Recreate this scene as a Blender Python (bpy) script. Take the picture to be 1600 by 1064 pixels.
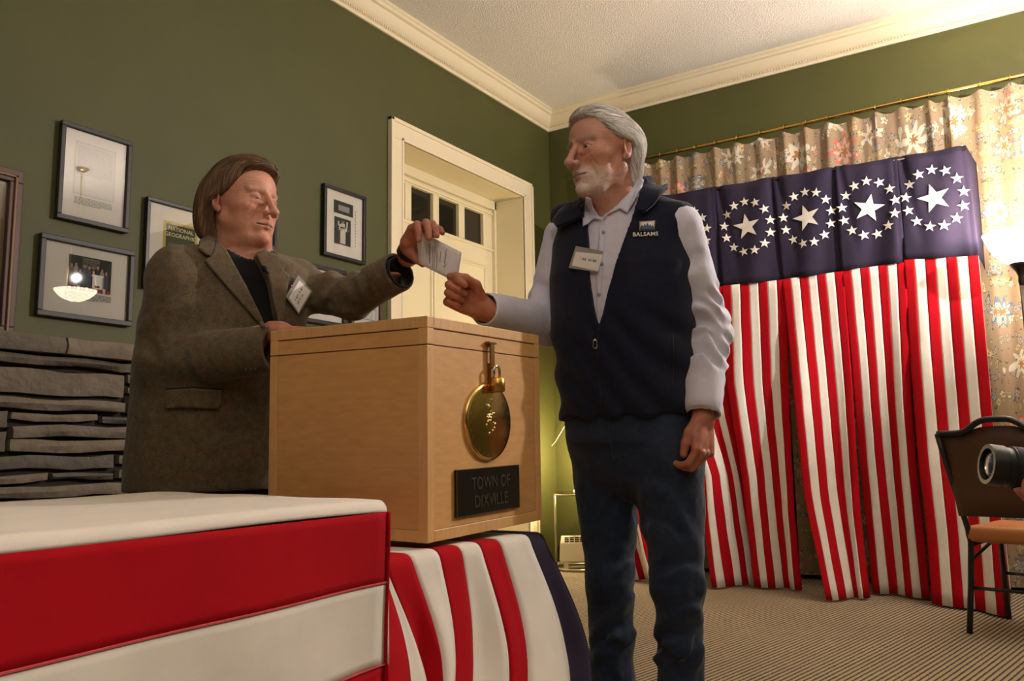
import bpy, bmesh, math, random
import numpy as np
from mathutils import Vector, Matrix
for o in list(bpy.data.objects): bpy.data.objects.remove(o)
SC = bpy.context.scene; COL = SC.collection
random.seed(7); RNG = np.random.default_rng(7)

# ------------------------------------------------------------------ camera (photo frame 1600x1064)
F = 1317.0; H = 0.83
YAW, PIT, ROL = np.radians([33.0, 7.73, -0.92])
FW = np.array([-np.sin(YAW)*np.cos(PIT), np.cos(YAW)*np.cos(PIT), np.sin(PIT)])
_r = np.array([np.cos(YAW), np.sin(YAW), 0]); _u = np.cross(_r, FW)
RT = _r*np.cos(ROL)+_u*np.sin(ROL); UP = -_r*np.sin(ROL)+_u*np.cos(ROL)
CAM = np.array([0, 0, H])
def ray(x, y): return FW+RT*(x-800)/F-UP*(y-532)/F
def onz(x, y, z): d = ray(x, y); return CAM+d*(z-H)/d[2]
def ony(x, y, Y): d = ray(x, y); return CAM+d*Y/d[1]
def onx(x, y, X): d = ray(x, y); return CAM+d*X/d[0]
def dep(x, y, D): return CAM+ray(x, y)*D
cd = bpy.data.cameras.new('view_camera'); cam = bpy.data.objects.new('view_camera', cd); COL.objects.link(cam)
cd.sensor_width = 36; cd.lens = F/1600*36; cd.clip_start = 0.05
m = Matrix.Identity(4)
for i in range(3):
    m[i][0] = RT[i]; m[i][1] = UP[i]; m[i][2] = -FW[i]; m[i][3] = CAM[i]
cam.matrix_world = m
SC.camera = cam
# ------------------------------------------------------------------ world, exposure
w = bpy.data.worlds.new('world'); SC.world = w; w.use_nodes = True
w.node_tree.nodes['Background'].inputs[0].default_value = (0.02, 0.018, 0.015, 1)
SC.view_settings.view_transform = 'Standard'; SC.view_settings.look = 'None'
SC.view_settings.gamma = 1; SC.view_settings.use_curve_mapping = False
SC.view_settings.exposure = 0.97
# lamps of the room plus one added fill (their fittings are built below, at these spots)
PEND = (1.00, 4.35, 2.47)          # bowl pendant right of the frame
PEND_FILL = (0.9, -1.0, 2.47)          # unseen twin added behind the camera as fill light
TORCH = ony(1592, 398, 5.25)       # torchiere at the right edge
def light(name, loc, power, col, size=.05):
    l = bpy.data.lights.new(name, 'POINT'); l.energy = power; l.color = col; l.shadow_soft_size = size
    o = bpy.data.objects.new(name, l); o.location = loc; COL.objects.link(o); return o
WARM = (1.0, .80, .50); WARM2 = (1.0, .91, .86)
light('pendant_light', (PEND[0], PEND[1], PEND[2]+.1), 175, WARM2, .03)
light('pendant_fill_rear', PEND_FILL, 120, WARM2, .07)  # added fill that brightens the front faces
light('torchiere_light', TORCH+np.array([0, 0, .12]), 17, WARM2, .045)

# ------------------------------------------------------------------ helpers
def srgb(r, g, b):
    f = lambda c: c/12.92 if c <= .04045 else ((c+.055)/1.055)**2.4
    return (f(r/255), f(g/255), f(b/255), 1)
MATS = {}
def mat(name, col, rough=.6, metal=0., var=None, bump=None, spec=.5, sheen=0., stretch=None, coat=0., vcol=False, noise2=None):
    if name in MATS: return MATS[name]
    m = bpy.data.materials.new(name); m.use_nodes = True; MATS[name] = m
    nt = m.node_tree; N = nt.nodes; L = nt.links; b = N['Principled BSDF']
    b.inputs['Base Color'].default_value = col; b.inputs['Roughness'].default_value = rough
    b.inputs['Metallic'].default_value = metal; b.inputs['Specular IOR Level'].default_value = spec
    if sheen: b.inputs['Sheen Weight'].default_value = sheen
    if coat: b.inputs['Coat Weight'].default_value = coat; b.inputs['Coat Roughness'].default_value = .08
    m.diffuse_color = col
    tc = N.new('ShaderNodeTexCoord'); mp = N.new('ShaderNodeMapping'); L.new(tc.outputs['Object'], mp.inputs[0])
    if stretch: mp.inputs['Scale'].default_value = stretch
    src = None
    if vcol:
        a = N.new('ShaderNodeVertexColor'); a.layer_name = 'Col'; src = a.outputs[0]
        L.new(src, b.inputs['Base Color'])
    if var:
        n = N.new('ShaderNodeTexNoise'); n.inputs['Scale'].default_value = var[0]; n.inputs['Detail'].default_value = 6
        L.new(mp.outputs[0], n.inputs[0])
        r = N.new('ShaderNodeMapRange'); r.inputs[1].default_value = .25; r.inputs[2].default_value = .75
        r.inputs[3].default_value = 1-var[1]; r.inputs[4].default_value = 1+var[1]; L.new(n.outputs[0], r.inputs[0])
        mx = N.new('ShaderNodeMix'); mx.data_type = 'RGBA'; mx.blend_type = 'MULTIPLY'; mx.inputs[0].default_value = 1
        if src: L.new(src, mx.inputs[6])
        else: mx.inputs[6].default_value = col
        L.new(r.outputs[0], mx.inputs[7]); L.new(mx.outputs[2], b.inputs['Base Color'])
    if bump:
        n2 = N.new('ShaderNodeTexNoise'); n2.inputs['Scale'].default_value = bump[0]; n2.inputs['Detail'].default_value = 4
        L.new(mp.outputs[0], n2.inputs[0])
        bp = N.new('ShaderNodeBump'); bp.inputs['Strength'].default_value = bump[1]
        bp.inputs['Distance'].default_value = bump[2] if len(bump) > 2 else .01
        L.new(n2.outputs[0], bp.inputs['Height']); L.new(bp.outputs[0], b.inputs['Normal'])
    return m
def emit(name, col, strength):
    m = bpy.data.materials.new(name); m.use_nodes = True
    b = m.node_tree.nodes['Principled BSDF']; b.inputs['Base Color'].default_value = col
    b.inputs['Emission Color'].default_value = col; b.inputs['Emission Strength'].default_value = strength
    return m
def link(o, parent=None, loc=None):
    COL.objects.link(o)
    if parent is not None: o.parent = parent
    return o
def wloc(o):
    v = np.zeros(3)
    while o is not None: v = v+np.array(o.location); o = o.parent
    return v
def tag(o, label=None, cat=None, group=None, kind=None):
    if label: o['label'] = label
    if cat: o['category'] = cat
    if group: o['group'] = group
    if kind: o['kind'] = kind
    return o
def thing(name, label, cat, loc, group=None):
    o = bpy.data.objects.new(name, None); o.empty_display_size = .1; o.location = tuple(map(float, loc)); COL.objects.link(o)
    return tag(o, label, cat, group)
class MB:
    """collects shapes in world coordinates, builds one mesh object"""
    def __init__(s): s.v = []; s.f = []; s.mi = []; s.uv = None; s.fc = []
    def add(s, vs, fs, mi=0, col=None):
        b = len(s.v); s.v += [tuple(map(float, q)) for q in vs]
        for f in fs: s.f.append([b+i for i in f]); s.mi.append(mi); s.fc.append(col)
        return s
    def box(s, lo, hi, mi=0, M=None, col=None):
        x0, y0, z0 = lo; x1, y1, z1 = hi
        vs = np.array([(x0,y0,z0),(x1,y0,z0),(x1,y1,z0),(x0,y1,z0),(x0,y0,z1),(x1,y0,z1),(x1,y1,z1),(x0,y1,z1)], float)
        if M is not None: vs = vs@M[0].T+M[1]
        return s.add(vs, [(0,3,2,1),(4,5,6,7),(0,1,5,4),(1,2,6,5),(2,3,7,6),(3,0,4,7)], mi, col)
    def quad(s, a, b, c, d, mi=0, col=None): return s.add([a, b, c, d], [(0,1,2,3)], mi, col)
    def tube(s, path, r, n=10, closed=False, cap=True, mi=0, flat=1.0):
        P = np.array(path, float); k = len(P); R = np.broadcast_to(np.array(r, float), (k,))
        T = np.gradient(P, axis=0) if not closed else np.roll(P,-1,0)-np.roll(P,1,0)
        T /= np.linalg.norm(T, axis=1)[:, None]
        ref = np.array([0,0,1.]) if abs(T[0][2]) < .9 else np.array([1.,0,0])
        vs = []; a = np.cross(T[0], ref); a /= np.linalg.norm(a)
        for i in range(k):
            a = a-T[i]*(a@T[i]); a /= np.linalg.norm(a); b = np.cross(T[i], a)
            for j in range(n):
                t = 2*math.pi*j/n; vs.append(P[i]+R[i]*(a*math.cos(t)+b*math.sin(t)*flat))
        fs = []
        for i in range(k if closed else k-1):
            for j in range(n):
                i2 = (i+1) % k; fs.append((i*n+j, i*n+(j+1)%n, i2*n+(j+1)%n, i2*n+j))
        if cap and not closed: fs.append(tuple(range(n))[::-1]); fs.append(tuple((k-1)*n+j for j in range(n)))
        return s.add(vs, fs, mi)
    def lathe(s, prof, c, n=24, axis=2, mi=0, M=None):
        """prof [(r,h)] around an axis through c (or frame M=(R,t))"""
        vs = []
        for r, h in prof:
            for j in range(n):
                t = 2*math.pi*j/n; vs.append((r*math.cos(t), r*math.sin(t), h))
        vs = np.array(vs)
        if M is not None: vs = vs@M.T
        elif axis == 0: vs = vs[:, [2,0,1]]
        elif axis == 1: vs = vs[:, [1,2,0]]
        vs = vs+np.array(c)
        fs = []
        for i in range(len(prof)-1):
            for j in range(n): fs.append((i*n+j, i*n+(j+1)%n, (i+1)*n+(j+1)%n, (i+1)*n+j))
        return s.add(vs, fs, mi)
    def grid(s, fn, us, vs_, mi=0, two=None):
        """fn(u,v)->xyz; keeps uv"""
        nu, nv = len(us), len(vs_); P = [fn(u, v) for v in vs_ for u in us]
        fs = [(j*nu+i, j*nu+i+1, (j+1)*nu+i+1, (j+1)*nu+i) for j in range(nv-1) for i in range(nu-1)]
        if s.uv is None: s.uv = []
        s.uv += [(u, v) for v in vs_ for u in us]
        return s.add(P, fs, mi)
    def poly(s, pts, nrm, th, mi=0):
        """extruded outline"""
        P = np.array(pts, float); nrm = np.array(nrm, float); k = len(P)
        vs = list(P)+list(P+nrm*th)
        fs = [tuple(range(k))[::-1], tuple(range(k, 2*k))]+[(i, (i+1)%k, k+(i+1)%k, k+i) for i in range(k)]
        return s.add(vs, fs, mi)
    def build(s, name, mats, parent=None, smooth=False, bevel=0, seg=2, solid=0, sub=0, auto=None, recalc=True):
        me = bpy.data.meshes.new(name)
        off = wloc(parent) if parent is not None else np.zeros(3)
        v = np.array(s.v)-off
        me.from_pydata(v.tolist(), [], s.f)
        if not isinstance(mats, (list, tuple)): mats = [mats]
        for q in mats: me.materials.append(q)
        if len(mats) > 1: me.polygons.foreach_set('material_index', s.mi)
        if any(c is not None for c in s.fc):
            ca = me.color_attributes.new('Col', 'FLOAT_COLOR', 'CORNER'); arr = []
            for f, c in zip(s.f, s.fc): arr += list(c if c is not None else (1,1,1,1))*len(f)
            ca.data.foreach_set('color', arr)
        if s.uv is not None and len(s.uv) == len(s.v):
            ul = me.uv_layers.new(name='UVMap'); idx = np.zeros(len(me.loops), int); me.loops.foreach_get('vertex_index', idx)
            ul.data.foreach_set('uv', np.array(s.uv, float)[idx].ravel())
        if recalc or bevel:
            bm = bmesh.new(); bm.from_mesh(me)
            if recalc: bmesh.ops.recalc_face_normals(bm, faces=bm.faces)
            if bevel: bmesh.ops.bevel(bm, geom=bm.edges, offset=bevel, segments=seg, affect='EDGES', clamp_overlap=True, profile=.5)
            bm.to_mesh(me); bm.free()
        if smooth: me.polygons.foreach_set('use_smooth', [True]*len(me.polygons))
        o = bpy.data.objects.new(name, me); link(o, parent)
        if solid:
            md = o.modifiers.new('solid', 'SOLIDIFY'); md.thickness = solid; md.offset = 0
        if sub:
            md = o.modifiers.new('sub', 'SUBSURF'); md.levels = sub; md.render_levels = sub
        if auto:
            me.polygons.foreach_set('use_smooth', [True]*len(me.polygons))
            try: me.set_sharp_from_angle(angle=math.radians(auto))
            except Exception: pass
        return o
def text_mesh(name, txt, size, origin, ex, ey, material, parent, extrude=.0005, align='CENTER', weight=0.0, xs=1.0):
    """flat lettering: ex = reading direction, ey = up of the letters"""
    cu = bpy.data.curves.new(name, 'FONT'); cu.body = txt; cu.size = size; cu.align_x = align; cu.align_y = 'CENTER'
    cu.extrude = extrude; cu.offset = weight; cu.resolution_u = 3; cu.space_character = 1.05
    tmp = bpy.data.objects.new('tmp', cu); COL.objects.link(tmp)
    bpy.context.view_layer.update()
    dg = bpy.context.evaluated_depsgraph_get(); me = bpy.data.meshes.new_from_object(tmp.evaluated_get(dg))
    bpy.data.objects.remove(tmp); bpy.data.curves.remove(cu)
    ex = np.array(ex, float); ex /= np.linalg.norm(ex); ey = np.array(ey, float); ey -= ex*(ex@ey); ey /= np.linalg.norm(ey); ez = np.cross(ex, ey)
    n = len(me.vertices); v = np.zeros(n*3); me.vertices.foreach_get('co', v); v = v.reshape(-1, 3)
    off = wloc(parent) if parent is not None else np.zeros(3)
    v = v[:, :1]*xs*ex+v[:, 1:2]*ey+v[:, 2:]*ez+np.array(origin)-off
    me.vertices.foreach_set('co', v.ravel()); me.name = name; me.materials.clear(); me.materials.append(material)
    o = bpy.data.objects.new(name, me); link(o, parent); return o
def rotframe(ex, ey, ez=None):
    ex = np.array(ex, float); ex /= np.linalg.norm(ex); ey = np.array(ey, float); ey -= ex*(ex@ey); ey /= np.linalg.norm(ey)
    return np.stack([ex, ey, np.cross(ex, ey)], 1)
def struct(o, label=None):
    o['kind'] = 'structure'
    if label: o['label'] = label
    return o

# ------------------------------------------------------------------ room shell
c = onz(872, 877, 0); XL, YB = float(c[0]), float(c[1])
XR, YF = 3.4, -3.2
ZC = float(onx(854, 205, XL)[2])      # underside of the crown moulding
CR_A, CR_P = .15, .10                 # crown height, projection
ZT = ZC+CR_A
M_green = mat('green_wall_paint', srgb(70, 70, 25), .62, var=(3, .06), bump=(220, .12, .002))
M_ceil = mat('textured_ceiling', srgb(232, 226, 216), .9, bump=(95, .9, .012))
M_cream = mat('cream_trim_paint', srgb(226, 212, 180), .45)
M_door = mat('cream_door_paint', srgb(224, 212, 176), .42)
def carpet():
    m = bpy.data.materials.new('ribbed_carpet'); m.use_nodes = True; nt = m.node_tree; N = nt.nodes; L = nt.links; b = N['Principled BSDF']
    b.inputs['Roughness'].default_value = .95; b.inputs['Specular IOR Level'].default_value = .15
    tc = N.new('ShaderNodeTexCoord'); mp = N.new('ShaderNodeMapping'); L.new(tc.outputs['Object'], mp.inputs[0])
    mp.inputs['Rotation'].default_value = (0, 0, math.radians(9.4))
    wv = N.new('ShaderNodeTexWave'); wv.bands_direction = 'X'; wv.inputs['Scale'].default_value = 14; wv.inputs['Distortion'].default_value = 1.4
    wv.inputs['Detail'].default_value = 3; wv.inputs['Detail Scale'].default_value = 6
    L.new(mp.outputs[0], wv.inputs[0])
    n = N.new('ShaderNodeTexNoise'); n.inputs['Scale'].default_value = 260; L.new(tc.outputs['Object'], n.inputs[0])
    ad = N.new('ShaderNodeMath'); ad.operation = 'MULTIPLY_ADD'; ad.inputs[1].default_value = .7; ad.inputs[2].default_value = -.35
    L.new(n.outputs[0], ad.inputs[0])
    a2 = N.new('ShaderNodeMath'); L.new(wv.outputs['Fac'], a2.inputs[0]); L.new(ad.outputs[0], a2.inputs[1])
    cr = N.new('ShaderNodeValToRGB'); e = cr.color_ramp.elements; e[0].position = .12; e[0].color = srgb(72, 63, 52); e[1].position = .5; e[1].color = srgb(170, 152, 126)
    L.new(a2.outputs[0], cr.inputs[0]); L.new(cr.outputs[0], b.inputs['Base Color'])
    bp = N.new('ShaderNodeBump'); bp.inputs['Strength'].default_value = .6; bp.inputs['Distance'].default_value = .006
    L.new(a2.outputs[0], bp.inputs['Height']); L.new(bp.outputs[0], b.inputs['Normal'])
    return m
M_carpet = carpet()
struct(MB().box((XL-.6, YF-.1, -.1), (XR+.1, YB+.1, 0)).build('floor', M_carpet), 'tan ribbed carpet floor with fine dark lines')
struct(MB().box((XL-.6, YF-.1, ZT), (XR+.1, YB+.1, ZT+.1)).build('ceiling', M_ceil), 'off-white stippled plaster ceiling')
struct(MB().box((XL-.1, YB, 0), (XR+.1, YB+.1, ZT)).build('wall_back', M_green), 'olive green wall behind the curtain')
struct(MB().box((XR, YF, 0), (XR+.1, YB, ZT)).build('wall_right', M_green), 'olive green wall on the right')
struct(MB().box((XL-.1, YF-.1, 0), (XR+.1, YF, ZT)).build('wall_front', M_green), 'olive green wall behind the camera')
# left wall with the door recess cut out
pl = onx(627, 222, XL); pr = onx(815, 308, XL); DY0, DY1, DZ = float(pl[1]), float(pr[1]), float((pl[2]+pr[2])/2)
DD = .27
wl = MB(); wl.box((XL-.1, YF, 0), (XL, DY0-.02, ZT)); wl.box((XL-.1, DY1+.02, 0), (XL, YB, ZT)); wl.box((XL-.1, DY0-.02, DZ+.02), (XL, DY1+.02, ZT))
struct(wl.build('wall_left', M_green), 'olive green wall with framed pictures and doorway')
# crown mouldings: profile swept along the walls, with a bead row
prof = [(0,-.0),(.012,0),(.014,.018),(.022,.022),(.022,.034),(.034,.040),(.05,.062),(.062,.088),(.066,.105),(.084,.110),(.088,.128),(.10,.134),(.10,.15)]
def crown(name, wall, label):
    mb = MB(); vs = []; n = len(prof)
    if wall == 'left':
        for p, h in prof: vs += [(XL+p, YF, ZC+h), (XL+p, YB-p, ZC+h)]
    else:
        for p, h in prof: vs += [(XL+p, YB-p, ZC+h), (XR, YB-p, ZC+h)]
    mb.add(vs, [(2*i, 2*i+1, 2*i+3, 2*i+2) for i in range(n-1)])
    o = struct(mb.build(name, M_cream, auto=40, recalc=False), label)
    bd = MB(); s = .020
    L0, L1 = (1.0, YB-.03) if wall == 'left' else (XL+.03, 1.2)
    k = L0
    while k < L1:
        if wall == 'left': bd.box((XL+.02, k, ZC+.0215), (XL+.030, k+.010, ZC+.0345))
        else: bd.box((k, YB-.030, ZC+.0215), (k+.010, YB-.02, ZC+.0345))
        k += s
    d = bd.build('dentil_row', M_cream, o); d['kind'] = 'stuff'
crown('trim_1', 'left', 'cream crown moulding with dentil row along left wall')
crown('trim_2', 'back', 'cream crown moulding with dentil row above the curtain')
bbm = MB().box((XL, 3.0, 0), (XL+.015, DY0-.12, .12)); struct(bbm.build('baseboard_left', M_cream), 'cream baseboard along left wall')
bbm = MB().box((XL, YB-.015, 0), (XR, YB, .12)); struct(bbm.build('baseboard_back', mat('dark_baseboard', srgb(40, 36, 28), .5)), 'dark baseboard under the curtain')

# door in its recess: casing, jamb lining, leaf with four panes
CW = float(onx(627, 222, XL)[1]-onx(608, 213, XL)[1])
door = bpy.data.objects.new('door_1', None); door.location = (XL, (DY0+DY1)/2, 0); COL.objects.link(door); struct(door, 'cream panelled door with row of small dark panes in deep recess')
mb = MB()
for a, b_, c_, d_ in ((DY0-CW, DY0, 0, DZ), (DY1, DY1+CW, 0, DZ), (DY0-CW, DY1+CW, DZ, DZ+CW)):
    mb.box((XL, a, c_), (XL+.022, b_, d_))
mb.build('casing', M_cream, door, bevel=.003)
mb = MB()
for a, b_, c_, d_ in ((DY0-CW-.012, DY0-CW+.012, 0, DZ+CW+.012), (DY1+CW-.012, DY1+CW+.012, 0, DZ+CW+.012), (DY0-CW-.012, DY1+CW+.012, DZ+CW-.012, DZ+CW+.012)):
    mb.box((XL, a, c_), (XL+.034, b_, d_))
for a, b_, c_, d_ in ((DY0-.018, DY0, 0, DZ+.018), (DY1, DY1+.018, 0, DZ+.018), (DY0-.018, DY1+.018, DZ, DZ+.018)):
    mb.box((XL+.01, a, c_), (XL+.028, b_, d_))
mb.build('casing_bead', M_cream, door, bevel=.003)
mb = MB()
mb.box((XL-DD-.06, DY0-.02, 0), (XL+.001, DY0, DZ)); mb.box((XL-DD-.06, DY1, 0), (XL+.001, DY1+.02, DZ)); mb.box((XL-DD-.06, DY0-.02, DZ), (XL+.001, DY1+.02, DZ+.02))
mb.build('jamb', M_door, door, bevel=.002)
xd = XL-DD
p0 = onx(642, 289, xd); p1 = onx(757, 384, xd); PZ1 = float(p0[2])-.0; PZ0 = float(p1[2])
ps = [(onx(a, 320, xd)[1], onx(b_, 320, xd)[1]) for a, b_ in ((611, 633), (643, 677), (686, 717), (726, 755))]
ps = [(float(a), float(b_)) for a, b_ in ps]
SY1 = float(onx(768, 320, xd)[1])
mb = MB()   # door frame around the leaf
mb.box((xd-.05, SY1, 0), (xd+.03, DY1, DZ)); mb.box((xd-.05, DY0, DZ-.07), (xd+.03, DY1, DZ)); mb.box((xd-.05, DY0, 0), (xd+.03, DY0+.03, DZ))
mb.build('door_frame', M_door, door, bevel=.004)
mb = MB()
mb.box((xd-.045, DY0+.03, 0), (xd, SY1, PZ0))
mb.box((xd-.045, DY0+.03, PZ1), (xd, SY1, DZ-.07))
edges = [DY0+.03]+[q for p in ps for q in p]+[SY1]
leaf = mb.build('door_leaf', M_door, door, bevel=.002)
for k in range(0, len(edges), 2):
    if edges[k+1]-edges[k] > .005: MB().box((xd-.045, edges[k], PZ0), (xd, edges[k+1], PZ1)).build('mullion', M_door, leaf, bevel=.003)
M_pane = mat('dark_night_pane', srgb(34, 31, 24), .08, spec=.6)
for a, b_ in ps: MB().box((xd-.035, max(a, DY0+.03), PZ0), (xd-.028, b_, PZ1)).build('pane', M_pane, leaf)
mb = MB()    # glazing bead below panes, recessed panel beneath
mb.box((xd, DY0+.03, PZ0-.03), (xd+.012, SY1, PZ0-.012)); mb.box((xd, DY0+.03, PZ1+.012), (xd+.012, SY1, PZ1+.03))
mb.build('glazing_bead', M_door, leaf, bevel=.003)
q0 = float(onx(752, 416, xd)[2])
for ya, yb in ((DY0+.15, (DY0+SY1)/2-.06), ((DY0+SY1)/2+.06-.10, SY1-.10)):
    mb = MB()
    for a, b_, c_, d_ in ((ya, yb, q0-.014, q0), (ya, ya+.014, .3, q0), (yb-.014, yb, .3, q0), (ya, yb, .3, .314)):
        mb.box((xd-.001, a, c_), (xd+.010, b_, d_))
    mb.build('panel_moulding', M_door, leaf, bevel=.003)
# ------------------------------------------------------------------ fireplace of stacked ledge stones
XS = XL+.24
M_stone = [mat('stone_%d' % k, srgb(*cc), .85, var=(9, .28), bump=(26, .9, .012)) for k, cc in enumerate(((104, 94, 80), (94, 86, 74), (112, 100, 84), (88, 82, 74)))]
M_mortar = mat('dark_mortar', srgb(44, 38, 32), .95)
fp = bpy.data.objects.new('wall_fireplace', None); fp.location = (XS, 1.6, 0); COL.objects.link(fp); struct(fp, 'fireplace wall of grey stacked ledge stones with stone mantel')
FY0, FY1 = .35, 2.62
MB().box((XL, FY0+.02, 0), (XS-.035, FY1-.02, 1.24)).build('stone_core', M_mortar, fp)
sc_ = .3758
stones = [(-60,525,240,285,355,385),(533,660,280,283,322,326),(533,660,330,332,361,364),(535,660,368,370,440,443),(-60,520,365,395,425,440),
 (-60,40,430,432,503,506),(50,415,430,450,468,484),(430,660,450,452,483,486),(45,660,490,493,545,545),(-60,30,512,514,603,606),(35,660,551,549,605,604),
 (-60,480,614,616,684,668),(495,660,615,616,655,657),(492,660,665,666,710,711),(-60,210,694,690,734,727),(220,480,686,680,724,716),(-60,660,737,730,800,775),(-60,660,190,228,236,272)]
def stone(y0, y1, z0, z1, k, dx=0., dz=0.):
    mb = MB(); ny, nz = max(2, int((y1-y0)/.08)), 3
    rr = random.Random(int(y0*1000)+int(z0*7777)); pr_ = dx+rr.uniform(-.012, .012)
    ys = np.linspace(y0, y1, ny+1); zs = np.linspace(z0, z1, nz); vs = []; n1 = len(ys)
    ph = rr.uniform(0, 6)
    for zi, z in enumerate(zs):
        for yi, y in enumerate(ys):
            ed = zi in (0, nz-1) or yi in (0, n1-1)
            wob = .004*math.sin(y*17+ph)+rr.uniform(-.003, .003)
            vs.append((XS+pr_+(0 if ed else rr.uniform(.006, .016)), y+(rr.uniform(-.004, .004) if yi in (0, n1-1) else 0), z+(wob if zi in (0, nz-1) else 0)))
    fs = [(j*n1+i, j*n1+i+1, (j+1)*n1+i+1, (j+1)*n1+i) for j in range(nz-1) for i in range(n1-1)]
    b0 = len(vs); 
    ring = [i for i in range(n1)]+[j*n1+n1-1 for j in range(1, nz)]+[(nz-1)*n1+i for i in range(n1-2, -1, -1)]+[j*n1 for j in range(nz-2, 0, -1)]
    for i in ring: vs.append((XS-.06, vs[i][1], vs[i][2]))
    r = len(ring)
    fs += [(ring[i], ring[(i+1) % r], b0+(i+1) % r, b0+i) for i in range(r)]
    mb.add(vs, fs); o = mb.build('stone', M_stone[k % 4], fp, auto=50); return o
g = .004; k = 0
zr = []
for (a, b_, ta, tb, ba, bb) in stones:
    pa, pb, pc, pd = [onx(x*sc_, 480+y*sc_, XS) for x, y in ((max(a, 0), ta), (min(b_, 625), tb), (max(a, 0), ba), (min(b_, 625), bb))]
    y0 = float(pa[1]) if a >= 0 else float(pa[1])-random.uniform(.12, .5)
    y1 = float(pb[1])+(random.uniform(.03, .3) if b_ > 625 else 0)
    z1 = float((pa[2]+pb[2])/2); z0 = float((pc[2]+pd[2])/2); zr.append((z0, z1, y0, y1))
    stone(y0+g, y1-g, z0+g, z1-g, k); k += 1
def free(y0, y1, z0, z1): return all(z1 <= a+.002 or z0 >= b_-.002 or y1 <= c_ or y0 >= d_ for a, b_, c_, d_ in zr)
zmin = min(a for a, *_ in zr); ztop = max(b_ for _, b_, *_ in zr)
for side in (0, 1, 2):     # courses beyond the traced ones
    if side == 2: ylo, yhi, zlo, zhi = FY0, FY1, 0.0, zmin
    elif side == 0: ylo, yhi, zlo, zhi = FY0, min(c_ for *_, c_, _ in zr), zmin, ztop
    else: ylo, yhi, zlo, zhi = max(d_ for *_, d_ in zr), FY1, zmin, ztop
    z = zlo
    while z < zhi-.02:
        hh = min(random.choice((.05, .065, .08, .1)), zhi-z)
        if zhi-z-hh < .03: hh = zhi-z
        y = ylo
        while y < yhi-.03:
            ll = random.uniform(.22, .6)
            if yhi-y-ll < .12: ll = yhi-y
            stone(y+g, y+ll-g, z+g, z+hh-g, k); k += 1; y += ll
        z += hh
# gaps beside the ragged ends of traced courses
for (a, b_, c_, d_) in list(zr):
    lo = min(q[2] for q in zr); hi = max(q[3] for q in zr)
    if d_ > 2.0 and hi-d_ > .03: stone(d_+g, hi-g, a+g, b_-g, k); k += 1
    if c_ < float(onx(0, 600, XS)[1])+.01 and c_-lo > .03: stone(lo+g, c_-g, a+g, b_-g, k); k += 1
zm0 = ztop+.003; zm1 = float(onx(60, 523, XS+.03)[2])
ym = float(onx(104, 530, XS+.03)[1])
for y0, y1 in ((FY0-.03, ym-.55), (ym-.55, ym), (ym, ym+.62), (ym+.62, FY1+.03)):
    mb = MB(); vs = []; n1 = 7
    for i, y in enumerate(np.linspace(y0+.003, y1-.003, n1)):
        j = random.uniform(-.005, .005)
        vs += [(XL, y, zm0), (XS+.035+j, y, zm0+random.uniform(0, .004)), (XS+.045+j, y, (zm0+zm1)/2), (XS+.033+j, y, zm1+random.uniform(-.003, .003)), (XL, y, zm1)]
    fs = [(5*i+q, 5*i+(q+1) % 5, 5*i+5+(q+1) % 5, 5*i+5+q) for i in range(n1-1) for q in range(5)]+[(0,1,2,3,4), tuple(5*(n1-1)+q for q in range(5))]
    mb.add(vs, fs); mb.build('mantel_slab', M_stone[(k+1) % 4], fp, auto=45); k += 1
# ------------------------------------------------------------------ framed pictures on the left wall
def glassmat(name, ior=1.5, rough=.01, tint=(1,1,1,1)):
    m = bpy.data.materials.new(name); m.use_nodes = True; nt = m.node_tree; N = nt.nodes; L = nt.links
    N.remove(N['Principled BSDF']); out = N['Material Output']
    t = N.new('ShaderNodeBsdfTransparent'); t.inputs[0].default_value = tint; gl = N.new('ShaderNodeBsdfGlossy'); gl.inputs['Roughness'].default_value = rough
    fr = N.new('ShaderNodeFresnel'); fr.inputs[0].default_value = ior; mx = N.new('ShaderNodeMixShader')
    L.new(fr.outputs[0], mx.inputs[0]); L.new(t.outputs[0], mx.inputs[1]); L.new(gl.outputs[0], mx.inputs[2]); L.new(mx.outputs[0], out.inputs[0])
    return m
M_glass = glassmat('picture_glass', 1.8, .012)
M_blackwood = mat('charcoal_frame_wood', srgb(40, 37, 34), .5, var=(40, .2))
M_black = mat('black_frame_paint', srgb(20, 18, 17), .4)
M_brownwood = mat('brown_frame_wood', srgb(74, 46, 30), .5, var=(30, .35), stretch=(1, 1, .15))
M_gilt = mat('frame_gilt_bead', srgb(98, 68, 44), .45, metal=.3)
M_mat = mat('white_mat_board', srgb(214, 206, 192), .85)
M_print = mat('print_ink', (1,1,1,1), .8, vcol=True)
XW = XL+.004
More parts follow.
